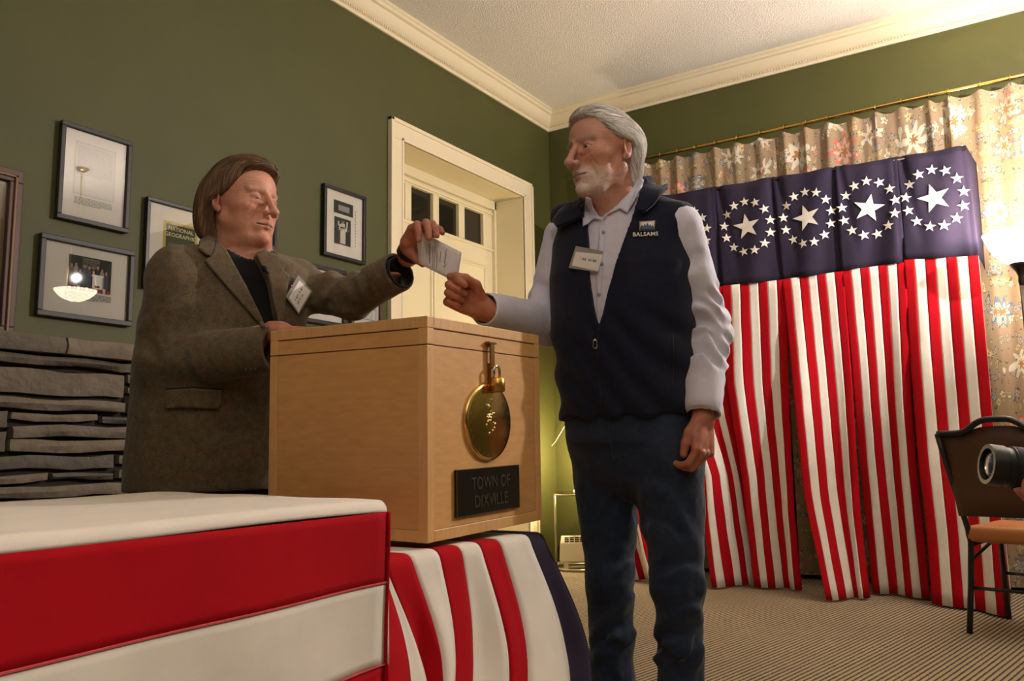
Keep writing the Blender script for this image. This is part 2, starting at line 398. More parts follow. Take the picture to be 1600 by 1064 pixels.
def frame(y0, y1, z0, z1, border, label, mats=None, matw=.0, depth=.026, xw=None, ornate=False):
    """hangs on the wall plane; returns (thing, px, inner rect) with px(u,v) inside the mat opening"""
    X = XW if xw is None else xw
    t = thing('picture_frame', label, 'picture', (X, (y0+y1)/2, z0), 'framed pictures on the green wall')
    fm = mats or M_blackwood
    for a, b_, c_, d_ in ((y0, y1, z1-border, z1), (y0, y1, z0, z0+border), (y0, y0+border, z0+border, z1-border), (y1-border, y1, z0+border, z1-border)):
        r = MB().box((X, a, c_), (X+depth, b_, d_)).build('frame_rail', fm, t, bevel=.003)
    if ornate:
        b2 = border*.45
        mb = MB()
        for a, b_, c_, d_ in ((y0+b2, y1-b2, z1-b2-.012, z1-b2), (y0+b2, y1-b2, z0+b2, z0+b2+.012), (y0+b2, y0+b2+.012, z0+b2, z1-b2), (y1-b2-.012, y1-b2, z0+b2, z1-b2)):
            mb.box((X+depth-.004, a, c_), (X+depth+.008, b_, d_))
        mb.build('bead', M_gilt, t, bevel=.003)
    MB().box((X+.002, y0+border*.6, z0+border*.6), (X+.009, y1-border*.6, z1-border*.6)).build('mat_board', M_mat, t)
    MB().quad((X+.016, y0+border*.7, z0+border*.7), (X+.016, y1-border*.7, z0+border*.7), (X+.016, y1-border*.7, z1-border*.7), (X+.016, y0+border*.7, z1-border*.7)).build('glass_pane', M_glass, t, recalc=False)
    iy0, iy1, iz0, iz1 = y0+border, y1-border, z0+border, z1-border
    def put(mb, u0, u1, v0, v1, col, lift=0):
        x = X+.0095+lift*.0004
        f = lambda u, v: (x, iy0+(iy1-iy0)*u, iz0+(iz1-iz0)*v)
        mb.quad(f(u0, v0), f(u1, v0), f(u1, v1), f(u0, v1), col=srgb(*col))
    return t, put
def rect(px):
    P = [onx(x, y, XW+.02) for x, y in px]     # TL TR BR BL
    return (float((P[0][1]+P[3][1])/2), float((P[1][1]+P[2][1])/2), float((P[2][2]+P[3][2])/2), float((P[0][2]+P[1][2])/2))
def lines(mb, put, u0, u1, v0, v1, n, col, lift=2, seed=1):
    rr = random.Random(seed); h = (v1-v0)/n
    for k in range(n):
        u = u0; vv = v1-(k+1)*h; end = u1 if k < n-1 else u0+(u1-u0)*.7
        while u < end:
            wd = rr.uniform(.015, .05); put(mb, u, min(u+wd, end), vv+h*.25, vv+h*.75, col, lift); u += wd+.008
# 1 old document
t, put = frame(*rect(((98.5,187),(208,223),(199,365),(86,338.5))), .02, 'charcoal framed pale document hanging highest on the wall at the left')
mb = MB(); put(mb, .17, .83, .27, .88, (190, 182, 170), 1); put(mb, .19, .81, .285, .865, (202, 195, 182), 2)
lines(mb, put, .22, .78, .5, .84, 16, (178, 170, 158), 3, 3); mb.build('document', M_print, t)
mb = MB(); lines(mb, put, .2, .8, .16, .25, 6, (120, 112, 102), 2, 4); mb.build('caption', M_print, t)
# 2 colour group photo
t, put = frame(*rect(((64.6,362),(210.5,394),(206,509.5),(56.4,492.6))), .022, 'charcoal framed colour photo of a group around a white box, lower left')
mb = MB(); put(mb, .28, .79, .36, .86, (30, 34, 30), 1); put(mb, .44, .64, .7, .84, (110, 108, 96), 2)
lines(mb, put, .45, .63, .72, .82, 4, (60, 62, 56), 3, 6)
rr = random.Random(5)
for k in range(9):
    u = .31+k*.052; hh = .66+rr.uniform(-.05, .06); cc = rr.choice(((24, 22, 26), (70, 76, 90), (110, 96, 84), (40, 48, 66), (150, 142, 130)))
    put(mb, u-.024, u+.026, .42, hh, cc, 3+k % 2); put(mb, u-.012, u+.012, hh, hh+.055, (196, 140, 112), 5); put(mb, u-.013, u+.013, hh+.045, hh+.068, (60, 48, 40), 6)
put(mb, .56, .68, .41, .6, (224, 220, 210), 7); put(mb, .55, .69, .59, .62, (236, 232, 224), 8); put(mb, .59, .65, .43, .46, (60, 56, 50), 8)
for k in range(10): put(mb, .28+k*.051, .28+k*.051+.034, .36, .405+.012*(k % 3), (178, 52, 40) if k % 2 else (214, 190, 176), 7)
mb.build('photograph', M_print, t)
mb = MB(); lines(mb, put, .25, .8, .22, .33, 6, (96, 88, 80), 2, 7); mb.build('caption', M_print, t)
# 3 magazine cover
ya, _, _, zt3 = rect(((230,308),(290,321),(290,321),(230,308)))
t, put = frame(ya, ya+.36, zt3-.42, zt3, .018, 'black framed yellow-bordered magazine cover behind the brown-haired man', M_black)
mb = MB(); put(mb, .24, .80, .18, .82, (190, 164, 60), 1); put(mb, .28, .76, .21, .79, (52, 56, 40), 2); put(mb, .32, .72, .25, .56, (96, 84, 66), 3); put(mb, .36, .5, .27, .5, (60, 66, 70), 4)
mb.build('magazine_cover', M_print, t)
yc = ya+.018+(.36-.036)*.52; zb3 = zt3-.42+.018; hz = .42-.036
M_cream_ink = mat('cream_ink', srgb(214, 204, 160), .8)
text_mesh('lettering', 'NATIONAL', .026, (XW+.0112, yc, zb3+hz*.735), (0,1,0), (0,0,1), M_cream_ink, t, .0002, weight=.0004)
text_mesh('lettering', 'GEOGRAPHIC', .026, (XW+.0112, yc, zb3+hz*.66), (0,1,0), (0,0,1), M_cream_ink, t, .0002, weight=.0004)
# 3b frame mostly hidden by the head
P = onx(432, 374, XW+.02)
t, put = frame(float(P[1])-.34, float(P[1]), float(P[2])-.3, float(P[2])+.12, .016, 'black framed picture almost hidden behind the head of the brown-haired man', M_black)
mb = MB(); put(mb, .25, .75, .3, .8, (120, 112, 100), 1); put(mb, .3, .7, .34, .76, (70, 66, 60), 2); mb.build('photograph', M_print, t)
# 4 two small photos
t, put = frame(*rect(((508,287),(574,308),(569,413),(504,398))), .020, 'black framed pair of small monochrome photos left of the door', M_black)
mb = MB(); put(mb, .22, .74, .66, .86, (40, 40, 38), 1); put(mb, .34, .64, .71, .80, (150, 146, 138), 2)
put(mb, .24, .68, .18, .60, (44, 50, 44), 1)
for a in ((.40,.54,.2,.46),(.42,.52,.44,.52),(.36,.42,.40,.5),(.33,.37,.47,.54),(.54,.58,.4,.48),(.56,.60,.46,.56)): put(mb, *a, (196, 188, 172), 2)
put(mb, .44, .50, .515, .555, (150, 126, 106), 3); put(mb, .24, .68, .42, .435, (70, 84, 74), 1.5); mb.build('photographs', M_print, t)
mb = MB(); 
for k in range(12): put(mb, .80, .82, .2+k*.05, .23+k*.05, (140, 132, 120), 2)
mb.build('caption', M_print, t)
# 5 frame behind the sleeve
y0, y1, z0, z1 = rect(((455,404),(542,424),(540,511),(455,500)))
t, put = frame(y0, y1, z0, z1, .022, 'black framed picture behind the outstretched tweed sleeve', M_black)
mb = MB(); put(mb, .12, .58, .2, .8, (120, 116, 108), 1); mb.build('photograph', M_print, t)
# 6 small brown frame with plan
y0, y1, z0, z1 = rect(((550,440),(599,452),(596,530),(548,520)))
t, put = frame(y0, y1, z0, z1, .022, 'small brown framed line drawing between sleeve and door casing', M_brownwood)
mb = MB(); put(mb, .02, .98, .02, .98, (196, 190, 182), 1)
for a in ((.1,.9,.3,.31),(.1,.9,.8,.81),(.1,.11,.3,.8),(.89,.9,.3,.8),(.5,.51,.3,.8),(.1,.9,.55,.56),(.3,.31,.55,.8),(.7,.71,.3,.55),(.6,.85,.66,.67)): put(mb, *a, (60, 58, 56), 2)
mb.build('drawing', M_print, t)
# 7 large old print leaning over the mantel, cut by the photo's left edge
Pa, Pb = onx(34, 268, XW+.03), onx(25, 520, XW+.03)
y1 = float((Pa[1]+Pb[1])/2); z1 = float(Pa[2]); z0 = zm1+.003
t, put = frame(y1-.62, y1, z0, z1, .05, 'large brown carved frame with aged brown print standing at the left edge', M_brownwood, depth=.034, ornate=True)
mb = MB(); put(mb, 0, 1, 0, 1, (150, 126, 92), 1); put(mb, .06, .94, .44, .96, (128, 118, 92), 2); put(mb, .06, .94, .62, .80, (140, 134, 110), 3)
put(mb, .1, .9, .62, .64, (104, 100, 78), 4); put(mb, .55, .92, .53, .56, (160, 140, 100), 4); put(mb, .06, .94, .40, .43, (176, 150, 104), 4)
put(mb, .78, .96, .06, .28, (110, 94, 66), 3); put(mb, .80, .94, .08, .26, (140, 118, 84), 4)
for q in range(5): put(mb, .83, .91, .1+q*.03, .115+q*.03, (84, 72, 52), 5)
lines(mb, put, .1, .7, .1, .36, 9, (104, 86, 62), 3, 9); mb.build('old_print', M_print, t)

# ------------------------------------------------------------------ curtain, rod, rings
def floral():
    m = bpy.data.materials.new('floral_curtain'); m.use_nodes = True; nt = m.node_tree; N = nt.nodes; L = nt.links; b = N['Principled BSDF']
    b.inputs['Roughness'].default_value = .8; b.inputs['Sheen Weight'].default_value = .1
    uv = N.new('ShaderNodeUVMap'); uv.uv_map = 'UVMap'
    def math_(op, a, b2=None, c=None):
        n = N.new('ShaderNodeMath'); n.operation = op
        for i, q in enumerate((a, b2, c)):
            if q is None: continue
            if isinstance(q, (int, float)): n.inputs[i].default_value = q
            else: L.new(q, n.inputs[i])
        return n.outputs[0]
    def mixc(f, a, b2):
        n = N.new('ShaderNodeMix'); n.data_type = 'RGBA'; L.new(f, n.inputs[0])
        for i, q in ((6, a), (7, b2)):
            if isinstance(q, tuple): n.inputs[i].default_value = q
            else: L.new(q, n.inputs[i])
        return n.outputs[2]
    ns = N.new('ShaderNodeTexNoise'); ns.inputs['Scale'].default_value = 5; L.new(uv.outputs[0], ns.inputs[0])
    wob = N.new('ShaderNodeVectorMath'); wob.operation = 'MULTIPLY_ADD'; L.new(ns.outputs['Color'], wob.inputs[0]); wob.inputs[1].default_value = (.16, .16, 0); L.new(uv.outputs[0], wob.inputs[2])
    base = (*srgb(146, 122, 95)[:3], 1)
    col = base
    # branches
    wv = N.new('ShaderNodeTexWave'); wv.bands_direction = 'DIAGONAL'; wv.inputs['Scale'].default_value = 1.5; wv.inputs['Distortion'].default_value = 5; wv.inputs['Detail'].default_value = 1; wv.inputs['Detail Scale'].default_value = 1.6
    L.new(uv.outputs[0], wv.inputs[0])
    br = math_('LESS_THAN', math_('ABSOLUTE', math_('SUBTRACT', wv.outputs['Fac'], .5)), .045)
    col = mixc(br, col, srgb(150, 118, 74))
    def layer(scale, rad, petals, cols, seed, shrink=.5):
        nonlocal col
        mp = N.new('ShaderNodeMapping'); mp.inputs['Location'].default_value = (seed, seed*1.7, 0); L.new(wob.outputs[0], mp.inputs[0])
        v = N.new('ShaderNodeTexVoronoi'); v.voronoi_dimensions = '2D'; v.inputs['Scale'].default_value = scale; v.inputs['Randomness'].default_value = .8; L.new(mp.outputs[0], v.inputs[0])
        sub = N.new('ShaderNodeVectorMath'); sub.operation = 'SUBTRACT'
        sc = N.new('ShaderNodeVectorMath'); sc.operation = 'SCALE'; sc.inputs['Scale'].default_value = 1; L.new(mp.outputs[0], sc.inputs[0])
        L.new(sc.outputs[0], sub.inputs[0]); L.new(v.outputs['Position'], sub.inputs[1])
        sx = N.new('ShaderNodeSeparateXYZ'); L.new(sub.outputs[0], sx.inputs[0])
        ang = math_('ARCTAN2', sx.outputs[1], sx.outputs[0])
        sep = N.new('ShaderNodeSeparateColor'); L.new(v.outputs['Color'], sep.inputs[0])
        rr = math_('MULTIPLY', math_('MULTIPLY_ADD', math_('COSINE', math_('MULTIPLY_ADD', ang, petals, math_('MULTIPLY', sep.outputs[1], 6.28))), .28, .72), rad)
        rr = math_('MULTIPLY', rr, math_('MULTIPLY_ADD', sep.outputs[2], shrink, 1-shrink))
        d = v.outputs['Distance']
        on = math_('LESS_THAN', d, rr)
        cr = N.new('ShaderNodeValToRGB'); cr.color_ramp.interpolation = 'CONSTANT'
        for i, (p, cc) in enumerate(cols):
            e = cr.color_ramp.elements[i] if i < 2 else cr.color_ramp.elements.new(p)
            e.position = p; e.color = srgb(*cc)
        L.new(sep.outputs[0], cr.inputs[0])
        col = mixc(on, col, cr.outputs[0])
        inn = math_('LESS_THAN', d, math_('MULTIPLY', rr, .74)); cr2 = N.new('ShaderNodeMix'); cr2.data_type = 'RGBA'; cr2.inputs[0].default_value = .55; L.new(cr.outputs[0], cr2.inputs[6]); cr2.inputs[7].default_value = srgb(200, 188, 160)
        col = mixc(inn, col, cr2.outputs[2])
        core = math_('LESS_THAN', d, math_('MULTIPLY', rr, .34)); col = mixc(core, col, srgb(150, 104, 60))
    layer(13, .36, 2, [(0, (112, 108, 60)), (.4, (86, 92, 62)), (.7, (160, 140, 84)), (.9, (70, 76, 66))], .37, .4)
    layer(9, .33, 5, [(0, (60, 72, 96)), (.3, (196, 188, 168)), (.55, (176, 84, 70)), (.7, (84, 98, 116)), (.85, (190, 160, 96))], 3.1, .5)
    layer(3.4, .42, 7, [(0, (88, 104, 122)), (.45, (186, 178, 160)), (.75, (182, 96, 84))], 7.7, .35)
    nz = N.new('ShaderNodeTexNoise'); nz.inputs['Scale'].default_value = 26; L.new(uv.outputs[0], nz.inputs[0])
    dk = math_('LESS_THAN', nz.outputs[0], .34); col = mixc(dk, col, srgb(86, 84, 62))
    L.new(col, b.inputs['Base Color'])
    return m
M_floral = floral()
M_brass = mat('polished_brass', srgb(214, 176, 96), .22, metal=1)
YR = YB-.10
zr_ = float(ony(1060, 236, YR)[2])
rod = thing('curtain_rod', 'long thin polished brass curtain rod', 'curtain rod', (0, YR, zr_))
MB().tube([(-2.95, YR, zr_), (1.6, YR, zr_)], .011, 12).build('rod', M_brass, rod, smooth=True)
for xx in (-2.9, 1.5): MB().tube([(xx, YR, zr_), (xx, YB, zr_)], .007, 8).build('bracket', M_brass, rod, smooth=True)
rp = [c6*.3375+1060 for c6 in (75, 168, 270, 375, 488, 590, 690, 812, 912, 1032, 1160, 1248, 1395, 1535)]
rx = [float(ony(p, 234.6-(p-1060)*.2219, YR)[0]) for p in rp]
while rx[0] > -2.85: rx.insert(0, rx[0]-.135)
while rx[-1] < 1.3: rx.append(rx[-1]+.155)
for x in rx:
    th = np.linspace(0, 2*math.pi, 14, endpoint=False)
    MB().tube([(x+.003*math.sin(q), YR+.018*math.cos(q), zr_+.004+.020*math.sin(q)-.004) for q in th], .0028, 6, closed=True).build('ring', M_brass, rod, smooth=True)
cur = thing('floral_curtain', 'tan floral printed curtain with pleats hanging from brass rod', 'curtain', (0, YR, 0))
arc = 0; n_in = 8; us = []; base = []
for i in range(len(rx)-1):
    for k in range(n_in):
        us.append((rx[i]+(rx[i+1]-rx[i])*k/n_in, k/n_in, i))
us.append((rx[-1], 0, len(rx)-1))
rr = random.Random(3); amp = [rr.uniform(.7, 1.2) for _ in rx]; shf = [rr.uniform(-.2, .2) for _ in rx]
ZTOP = zr_-.035
def cpt(x, fr, i, z):
    d = ZTOP-z; tgt = 1-math.exp(-d*2.5)
    sh = (abs(math.cos(math.pi*fr))**7)          # sharp fold at each ring
    y = YR+.02-.050*sh*amp[i]*(1-.35*tgt)-.012*math.sin(math.pi*fr)+.018*math.sin(6.28*fr+d*1.2+i)*tgt
    sag = -.022*math.sin(math.pi*fr)*math.exp(-d*9)
    return (x+.012*math.sin(d*1.7+i*2.1)*tgt, y, z+sag)
zs = [ZTOP-.0, ZTOP-.015, ZTOP-.05, ZTOP-.1, ZTOP-.2, ZTOP-.4, ZTOP-.7, ZTOP-1.1, ZTOP-1.6, ZTOP-2.2, .03]
mb = MB(); mb.uv = []; vs = []
for z in zs:
    for j, (x, fr, i) in enumerate(us): vs.append(cpt(x, fr, i, z)); mb.uv.append(((x+3)*1.25+.06*fr, z))
nu = len(us); mb.add(vs, [(j*nu+i, j*nu+i+1, (j+1)*nu+i+1, (j+1)*nu+i) for j in range(len(zs)-1) for i in range(nu-1)])
mb.build('curtain_cloth', M_floral, cur, smooth=True, sub=1)

# ------------------------------------------------------------------ star and stripe flags hung before the curtain
def cloth(name, c, v=.05, tr=0.):
    m = mat(name, srgb(*c), .9, var=(14, v), bump=(420, .15, .001), spec=.12)
    return m
M_red = cloth('flag_red', (166, 9, 22)); M_white = cloth('flag_white', (222, 214, 204)); M_blue = cloth('flag_navy', (48, 41, 58)); M_star = cloth('flag_star_white', (226, 218, 208))
YFL = YB-.45
tops = [925, 1022, 1115, 1207, 1305, 1400, 1508]
labels = ['navy-topped striped flag mostly hidden behind the white-haired man, hem seen between his legs', 'navy-topped striped flag beside the white-haired man, its star ring half hidden by his sleeve',
 'navy-topped striped flag with leftmost whole star ring in view', 'navy-topped striped flag, second whole star ring from the left, swung aside at its foot', 'navy-topped striped flag, second from the right, with whole star ring', 'rightmost navy-topped striped flag, behind the banquet chair']
LE = [[(950,455),(952,700),(970,850),(984,905)], [(1035,452),(1060,650),(1094,740),(1100,823),(1113,918)], [(1129,447),(1136,600),(1160,740),(1172,850),(1180,917)], [(1223,437),(1240,603),(1257,772),(1292,938)], [(1316,423),(1331,569),(1343,716),(1364,926)], [(1413,406),(1421,541),(1435,716),(1449,834),(1457,943)]]
RE = [[(1034,453),(1012,650),(1000,790),(1015,855),(1030,910)], [(1129,448),(1136,600),(1164,740),(1182,850),(1190,913)], [(1229,437),(1235,648),(1243,800),(1254,922)], [(1318,424),(1332,592),(1346,806),(1360,934)], [(1416,410),(1425,625),(1434,738),(1454,936)], [(1529,400),(1553,670),(1577,963)]]
ztf = [float(ony(p, 293-(p-1100)*.166, YFL)[2]) for p in tops]
xtf = [float(ony(p, 293-(p-1100)*.166, YFL)[0]) for p in tops]
def edge3(pts):
    yh = float(onz(*pts[-1], 0.012)[1]); z0 = None; out = []
    for i, (px, py) in enumerate(pts):
        Y = YFL
        for _ in range(4):
            P = ony(px, py, Y); s = min(1, max(0, (1.95-P[2])/1.94)); Y = YFL-.0+(yh-YFL)*s**1.6
        out.append(ony(px, py, Y))
    out = np.array(out); out[-1] = onz(*pts[-1], .012)
    return out
def along(E_, z):
    o = np.argsort(E_[:, 2]); return np.array([np.interp(z, E_[o, 2], E_[o, 0]), np.interp(z, E_[o, 2], E_[o, 1]), z])
def star_pts(cu, cv, r, rot):
    return [(cu+(r if k % 2 == 0 else r*.40)*math.sin(rot+k*math.pi/5), cv+(r if k % 2 == 0 else r*.40)*math.cos(rot+k*math.pi/5)) for k in range(10)]
for k in range(6):
    EL, ER = edge3(LE[k]), edge3(RE[k])
    x0, x1, za, zb = xtf[k], xtf[k+1], ztf[k], ztf[k+1]
    t = thing('striped_flag', labels[k], 'flag', (float((x0+x1)/2), YFL, 0), 'star and stripe flags before the curtain')
    # navy field
    zl0, zl1 = EL[0][2], ER[0][2]
    xl0, xl1 = EL[0][0], ER[0][0]
    rr = random.Random(k*5+2); p1 = rr.uniform(0, 6); p2_ = rr.uniform(0, 6)
    def bl(u, v, k=k, x0=x0, x1=x1, za=za, zb=zb, xl0=xl0, xl1=xl1, zl0=zl0, zl1=zl1, p1=p1, p2_=p2_):
        top = np.array([x0+(x1-x0)*u, YFL, za+(zb-za)*u-.012*math.sin(math.pi*u)])
        bot = np.array([xl0+(xl1-xl0)*u, YFL-.012, zl0+(zl1-zl0)*u])
        P = top+(bot-top)*v
        crease = math.exp(-((u-.06-.25*v)/.06)**2)*.02*(1-v)+math.exp(-((u-.97)/.05)**2)*.018
        P[1] += -.012*math.sin(6.28*(u*1.1+.3*v)+p1)*(.3+v)*.9-.006*math.sin(12*u+4*v+p2_)+crease
        return P
    nf = MB().grid(bl, np.linspace(0, 1, 25), np.linspace(0, 1, 17)).build('navy_field', M_blue, t, smooth=True, solid=.0016)
    W_, H_ = x1-x0, (za-zl0)
    def st(cx, cz, r, rot):
        pts = star_pts(cx, cz, r, rot); ctr = bl(.5+cx/W_, .5+cz/H_)
        ring = [bl(.5+a/W_, .5+b_/H_)-np.array([0, .008, 0]) for a, b_ in pts]
        MB().add(ring+[ctr-np.array([0, .010, 0])], [(i, (i+1) % 10, 10) for i in range(10)]).build('star', M_star, nf, smooth=True)
    cz0 = -.035*H_/.65
    st(0, cz0, .092, math.pi+rr.uniform(-.25, .25))
    for q in range(13):
        a = q*2*math.pi/13+.24; st(.152*math.sin(a), cz0+.175*math.cos(a), .034, math.pi+rr.uniform(-.2, .2))
    # seven stripes
    zz = np.linspace(0, 1, 30)
    fl = (.06, .055, .05, .06, .045, .05)[k]
    def sp(u, v, EL=EL, ER=ER, p1=p1, p2_=p2_, fl=fl):
        zl = EL[0][2]+(EL[-1][2]-EL[0][2])*v; zr__ = ER[0][2]+(ER[-1][2]-ER[0][2])*v
        a = along(EL, zl); b_ = along(ER, zr__); P = a+(b_-a)*u
        g_ = v**.8
        P[1] += -.010-fl*g_*math.sin(math.pi*(u*1.7+.25*v)+p1*.3)*math.sin(math.pi*min(1, max(0, u)))-.012*g_*math.sin(13*u+5*v+p2_)-.003*math.sin(41*v+9*u)
        return P
    for s_ in range(7):
        MB().grid(sp, np.linspace(s_/7, (s_+1)/7, 6), zz).build('red_stripe' if s_ % 2 == 0 else 'white_stripe', M_red if s_ % 2 == 0 else M_white, t, smooth=True, solid=.0016)
    if k in (0, 5):     # cloth returns to the curtain that block lamp light; unseen left one is added
        sg = 1 if k == 5 else -1; ue = 1 if k == 5 else 0
        def ret(u, v): P = np.array(bl(ue, v)); return P+np.array([sg*(.03*u-.02*u*v), .30*u, -.03*u])
        MB().grid(ret, np.linspace(0, 1, 6), np.linspace(0, 1, 12)).build('navy_return_baffle', M_blue, t, smooth=True, solid=.0016)
        def ret2(u, v): P = np.array(sp(ue, v)); return np.array([P[0]-sg*.03*u, P[1]+(YR-.06-P[1])*u, P[2]])
        for s_ in range(3):
            MB().grid(ret2, np.linspace(s_/3, (s_+1)/3, 4), zz).build('red_stripe' if s_ % 2 else 'white_stripe', M_red if s_ % 2 else M_white, t, smooth=True, solid=.0016)
rail = thing('flag_rail', 'thin dark rail on posts that the flags hang from', 'rail', (xtf[0], YFL+.03, 0))
M_dkmetal = mat('dark_bronze_metal', srgb(46, 38, 32), .35, metal=.8)
MB().tube([(xtf[0]-.05, YFL+.025, ztf[0]-.02), (xtf[-1]+.0, YFL+.025, ztf[-1]-.02)], .012, 8).build('top_rail', M_dkmetal, rail, smooth=True)
for x, z in ((xtf[0]-.04, ztf[0]), (xtf[3], ztf[3]), (xtf[-1]-.03, ztf[-1])): MB().tube([(x, YFL+.05, 0), (x, YFL+.04, z-.02)], .012, 8).build('post', M_dkmetal, rail, smooth=True)

# ------------------------------------------------------------------ torchiere at the right edge
tb = TORCH
lamp = thing('floor_lamp', 'tall bronze uplighter floor lamp with glowing white glass bowl', 'lamp', (tb[0], tb[1], 0))
MB().lathe([(0,0),(.13,0),(.135,.012),(.12,.028),(.03,.04),(.016,.06),(.0,.06)], (tb[0], tb[1], 0), 28).build('base', M_dkmetal, lamp, smooth=True)
MB().tube([(tb[0], tb[1], .04), (tb[0], tb[1], tb[2]-.12)], .0115, 12).build('pole', M_dkmetal, lamp, smooth=True)
zc_ = float(ony(1592, 412, tb[1])[2])
MB().lathe([(.0115,-.12),(.016,-.10),(.014,-.07),(.022,-.045),(.045,-.012),(.052,0),(.048,.004),(0,.0)], (tb[0], tb[1], zc_), 24).build('cup', M_dkmetal, lamp, smooth=True)
M_glow = emit('glowing_glass_bowl', (1, .88, .70, 1), 13)
MB().lathe([(.045,0),(.085,.02),(.12,.06),(.15,.12),(.165,.165),(.168,.17),(.160,.166),(.143,.12),(.114,.064),(.08,.026),(.04,.006)], (tb[0], tb[1], zc_), 28).build('glass_bowl', M_glow, lamp, smooth=True)
MB().lathe([(0,0),(.02,.01),(.028,.035),(.02,.06),(0,.07)], (tb[0], tb[1], zc_+.008), 14).build('bulb', emit('torchiere_bulb', (1, .88, .7, 1), 60), lamp, smooth=True)
MB().tube([(tb[0]-.012, tb[1]-.012, .98), (tb[0]-.014, tb[1]-.014, 1.08), (tb[0]-.02, tb[1]-.016, 1.2)], .006, 8).build('switch', M_dkmetal, lamp, smooth=True)

# ------------------------------------------------------------------ bowl pendants (right of the frame, and an added fill one behind the camera)
M_bowl = emit('pendant_bowl_glass', (1, .84, .62, 1), 7)
for i, P in enumerate((PEND, PEND_FILL)):
    pd = thing('pendant_lamp', ('bowl pendant lamp over the right side of the room', 'unseen bowl pendant lamp added behind the camera for fill light')[i], 'lamp', (P[0], P[1], P[2]-.14))
    MB().lathe([(0,-.13),(.05,-.125),(.12,-.095),(.17,-.05),(.19,-.02),(.185,-.02),(.165,-.047),(.115,-.09),(.05,-.118),(0,-.122)], P, 32).build('bowl', M_bowl, pd, smooth=True)
    MB().lathe([(0,-.175),(.012,-.17),(.018,-.155),(.012,-.14),(.02,-.128),(0,-.126)], P, 14).build('finial', M_brass, pd, smooth=True)
    for k in range(3):
        a = k*2.09; MB().tube([(P[0]+.187*math.cos(a), P[1]+.187*math.sin(a), P[2]-.02), (P[0]+.01*math.cos(a), P[1]+.01*math.sin(a), ZT-.30)], .004, 6).build('chain', M_brass, pd)
    MB().tube([(P[0], P[1], ZT-.31), (P[0], P[1], ZT-.03)], .008, 8).build('stem', M_brass, pd)
    MB().lathe([(0,-.04),(.03,-.035),(.06,-.01),(.065,0),(0,0)], (P[0], P[1], ZT), 20).build('canopy', M_brass, pd, smooth=True)

# ------------------------------------------------------------------ corner: round glass table, small lamp, heater
gc = ony(908, 800, YB-.30); GX, GY = float(gc[0]), float(gc[1])
M_chrome = mat('brushed_metal', srgb(170, 160, 130), .3, metal=1)
M_tglass = glassmat('clear_table_glass', 1.5, .02, (.9, .96, .92, 1))
gt = thing('glass_table', 'round clear glass table on thin metal ring base in the corner', 'table', (GX, GY, 0)); gr = .19; gz = .545
th = np.linspace(0, 2*math.pi, 40, endpoint=False)
MB().lathe([(0,.0),(gr,0),(gr,.008),(0,.008)], (GX, GY, gz), 40).build('glass_top', M_tglass, gt)
MB().tube([(GX+gr*math.cos(a), GY+gr*math.sin(a), gz-.008) for a in th], .007, 8, closed=True).build('top_ring', M_chrome, gt, smooth=True)
MB().tube([(GX+gr*math.cos(a), GY+gr*math.sin(a), .012) for a in th], .010, 8, closed=True).build('base_ring', M_chrome, gt, smooth=True)
for k in range(3):
    a = math.pi+YAW+k*2*math.pi/3; MB().tube([(GX+gr*math.cos(a), GY+gr*math.sin(a), .01), (GX+gr*math.cos(a), GY+gr*math.sin(a), gz-.005)], .008, 8).build('leg', M_chrome, gt, smooth=True)
tl = thing('table_lamp', 'small globe lamp on the glass table, glowing behind the white-haired man', 'lamp', (GX, GY, gz+.009))
M_lampw = mat('white_enamel', srgb(232, 226, 210), .3)
MB().lathe([(0,0),(.055,0),(.055,.012),(.012,.02),(.009,.03),(.009,.22),(.022,.225),(.022,.235),(0,.235)], (GX, GY, gz+.009), 20).build('stand', M_lampw, tl, smooth=True)
MB().lathe([(.02,.0),(.045,.012),(.055,.045),(.045,.078),(.02,.095),(0,.098)], (GX, GY, gz+.009+.235), 20).build('glass_globe', emit('corner_globe', (1, .80, .46, 1), 210), tl, smooth=True)
wire = MB().tube([ony(849, 712, YB-.05), ony(868, 690, YB-.06), ony(884, 663, YB-.07), ony(893, 640, YB-.08)], .0022, 6).build('lamp_cord', M_lampw, smooth=True)
tag(wire, 'thin pale cord slanting up the green corner behind the man', 'cord')
hx0 = GX-.17
ht = thing('electric_heater', 'small white vented electric heater under the glass table', 'heater', (GX, GY+.02, 0))
M_heat = mat('heater_white_plastic', srgb(222, 214, 186), .4); M_slot = mat('heater_slot_dark', srgb(60, 54, 40), .7)
e_r = np.array([RT[0], RT[1], 0]); e_r /= np.linalg.norm(e_r); e_b = np.array([-e_r[1], e_r[0], 0])
HM = (np.stack([e_r, e_b, np.array([0,0,1.])], 1), np.array([GX-.0, GY+.0, 0]))
hb = MB()
def hp(x, y, z): return HM[0]@np.array([x, y, z])+HM[1]
pts = [(-.165,-.05,.055),(-.165,-.05,.19),(-.15,-.02,.235),(-.15,.05,.235),(-.165,.06,.055)]
ptr = [(.15, b_, c_) for a, b_, c_ in pts]
hb.add([hp(*p) for p in pts+ptr], [(0,1,2,3,4),(9,8,7,6,5)]+[(i, (i+1) % 5, 5+(i+1) % 5, 5+i) for i in range(5)])
hb.build('housing', M_heat, ht, bevel=.006)
for r in range(3):
    for k in range(7):
        z_ = .200+r*.0125; y_ = -.0435+r*.0083
        MB().box((-.128+k*.037, y_-.004, z_-.0045), (-.128+k*.037+.03, y_+.002, z_+.0045), M=HM).build('vent_slot', M_slot, ht)
for a in (-.12, .11): MB().box((a-.015, -.04, 0), (a+.015, .05, .056), M=HM).build('foot', M_heat, ht)
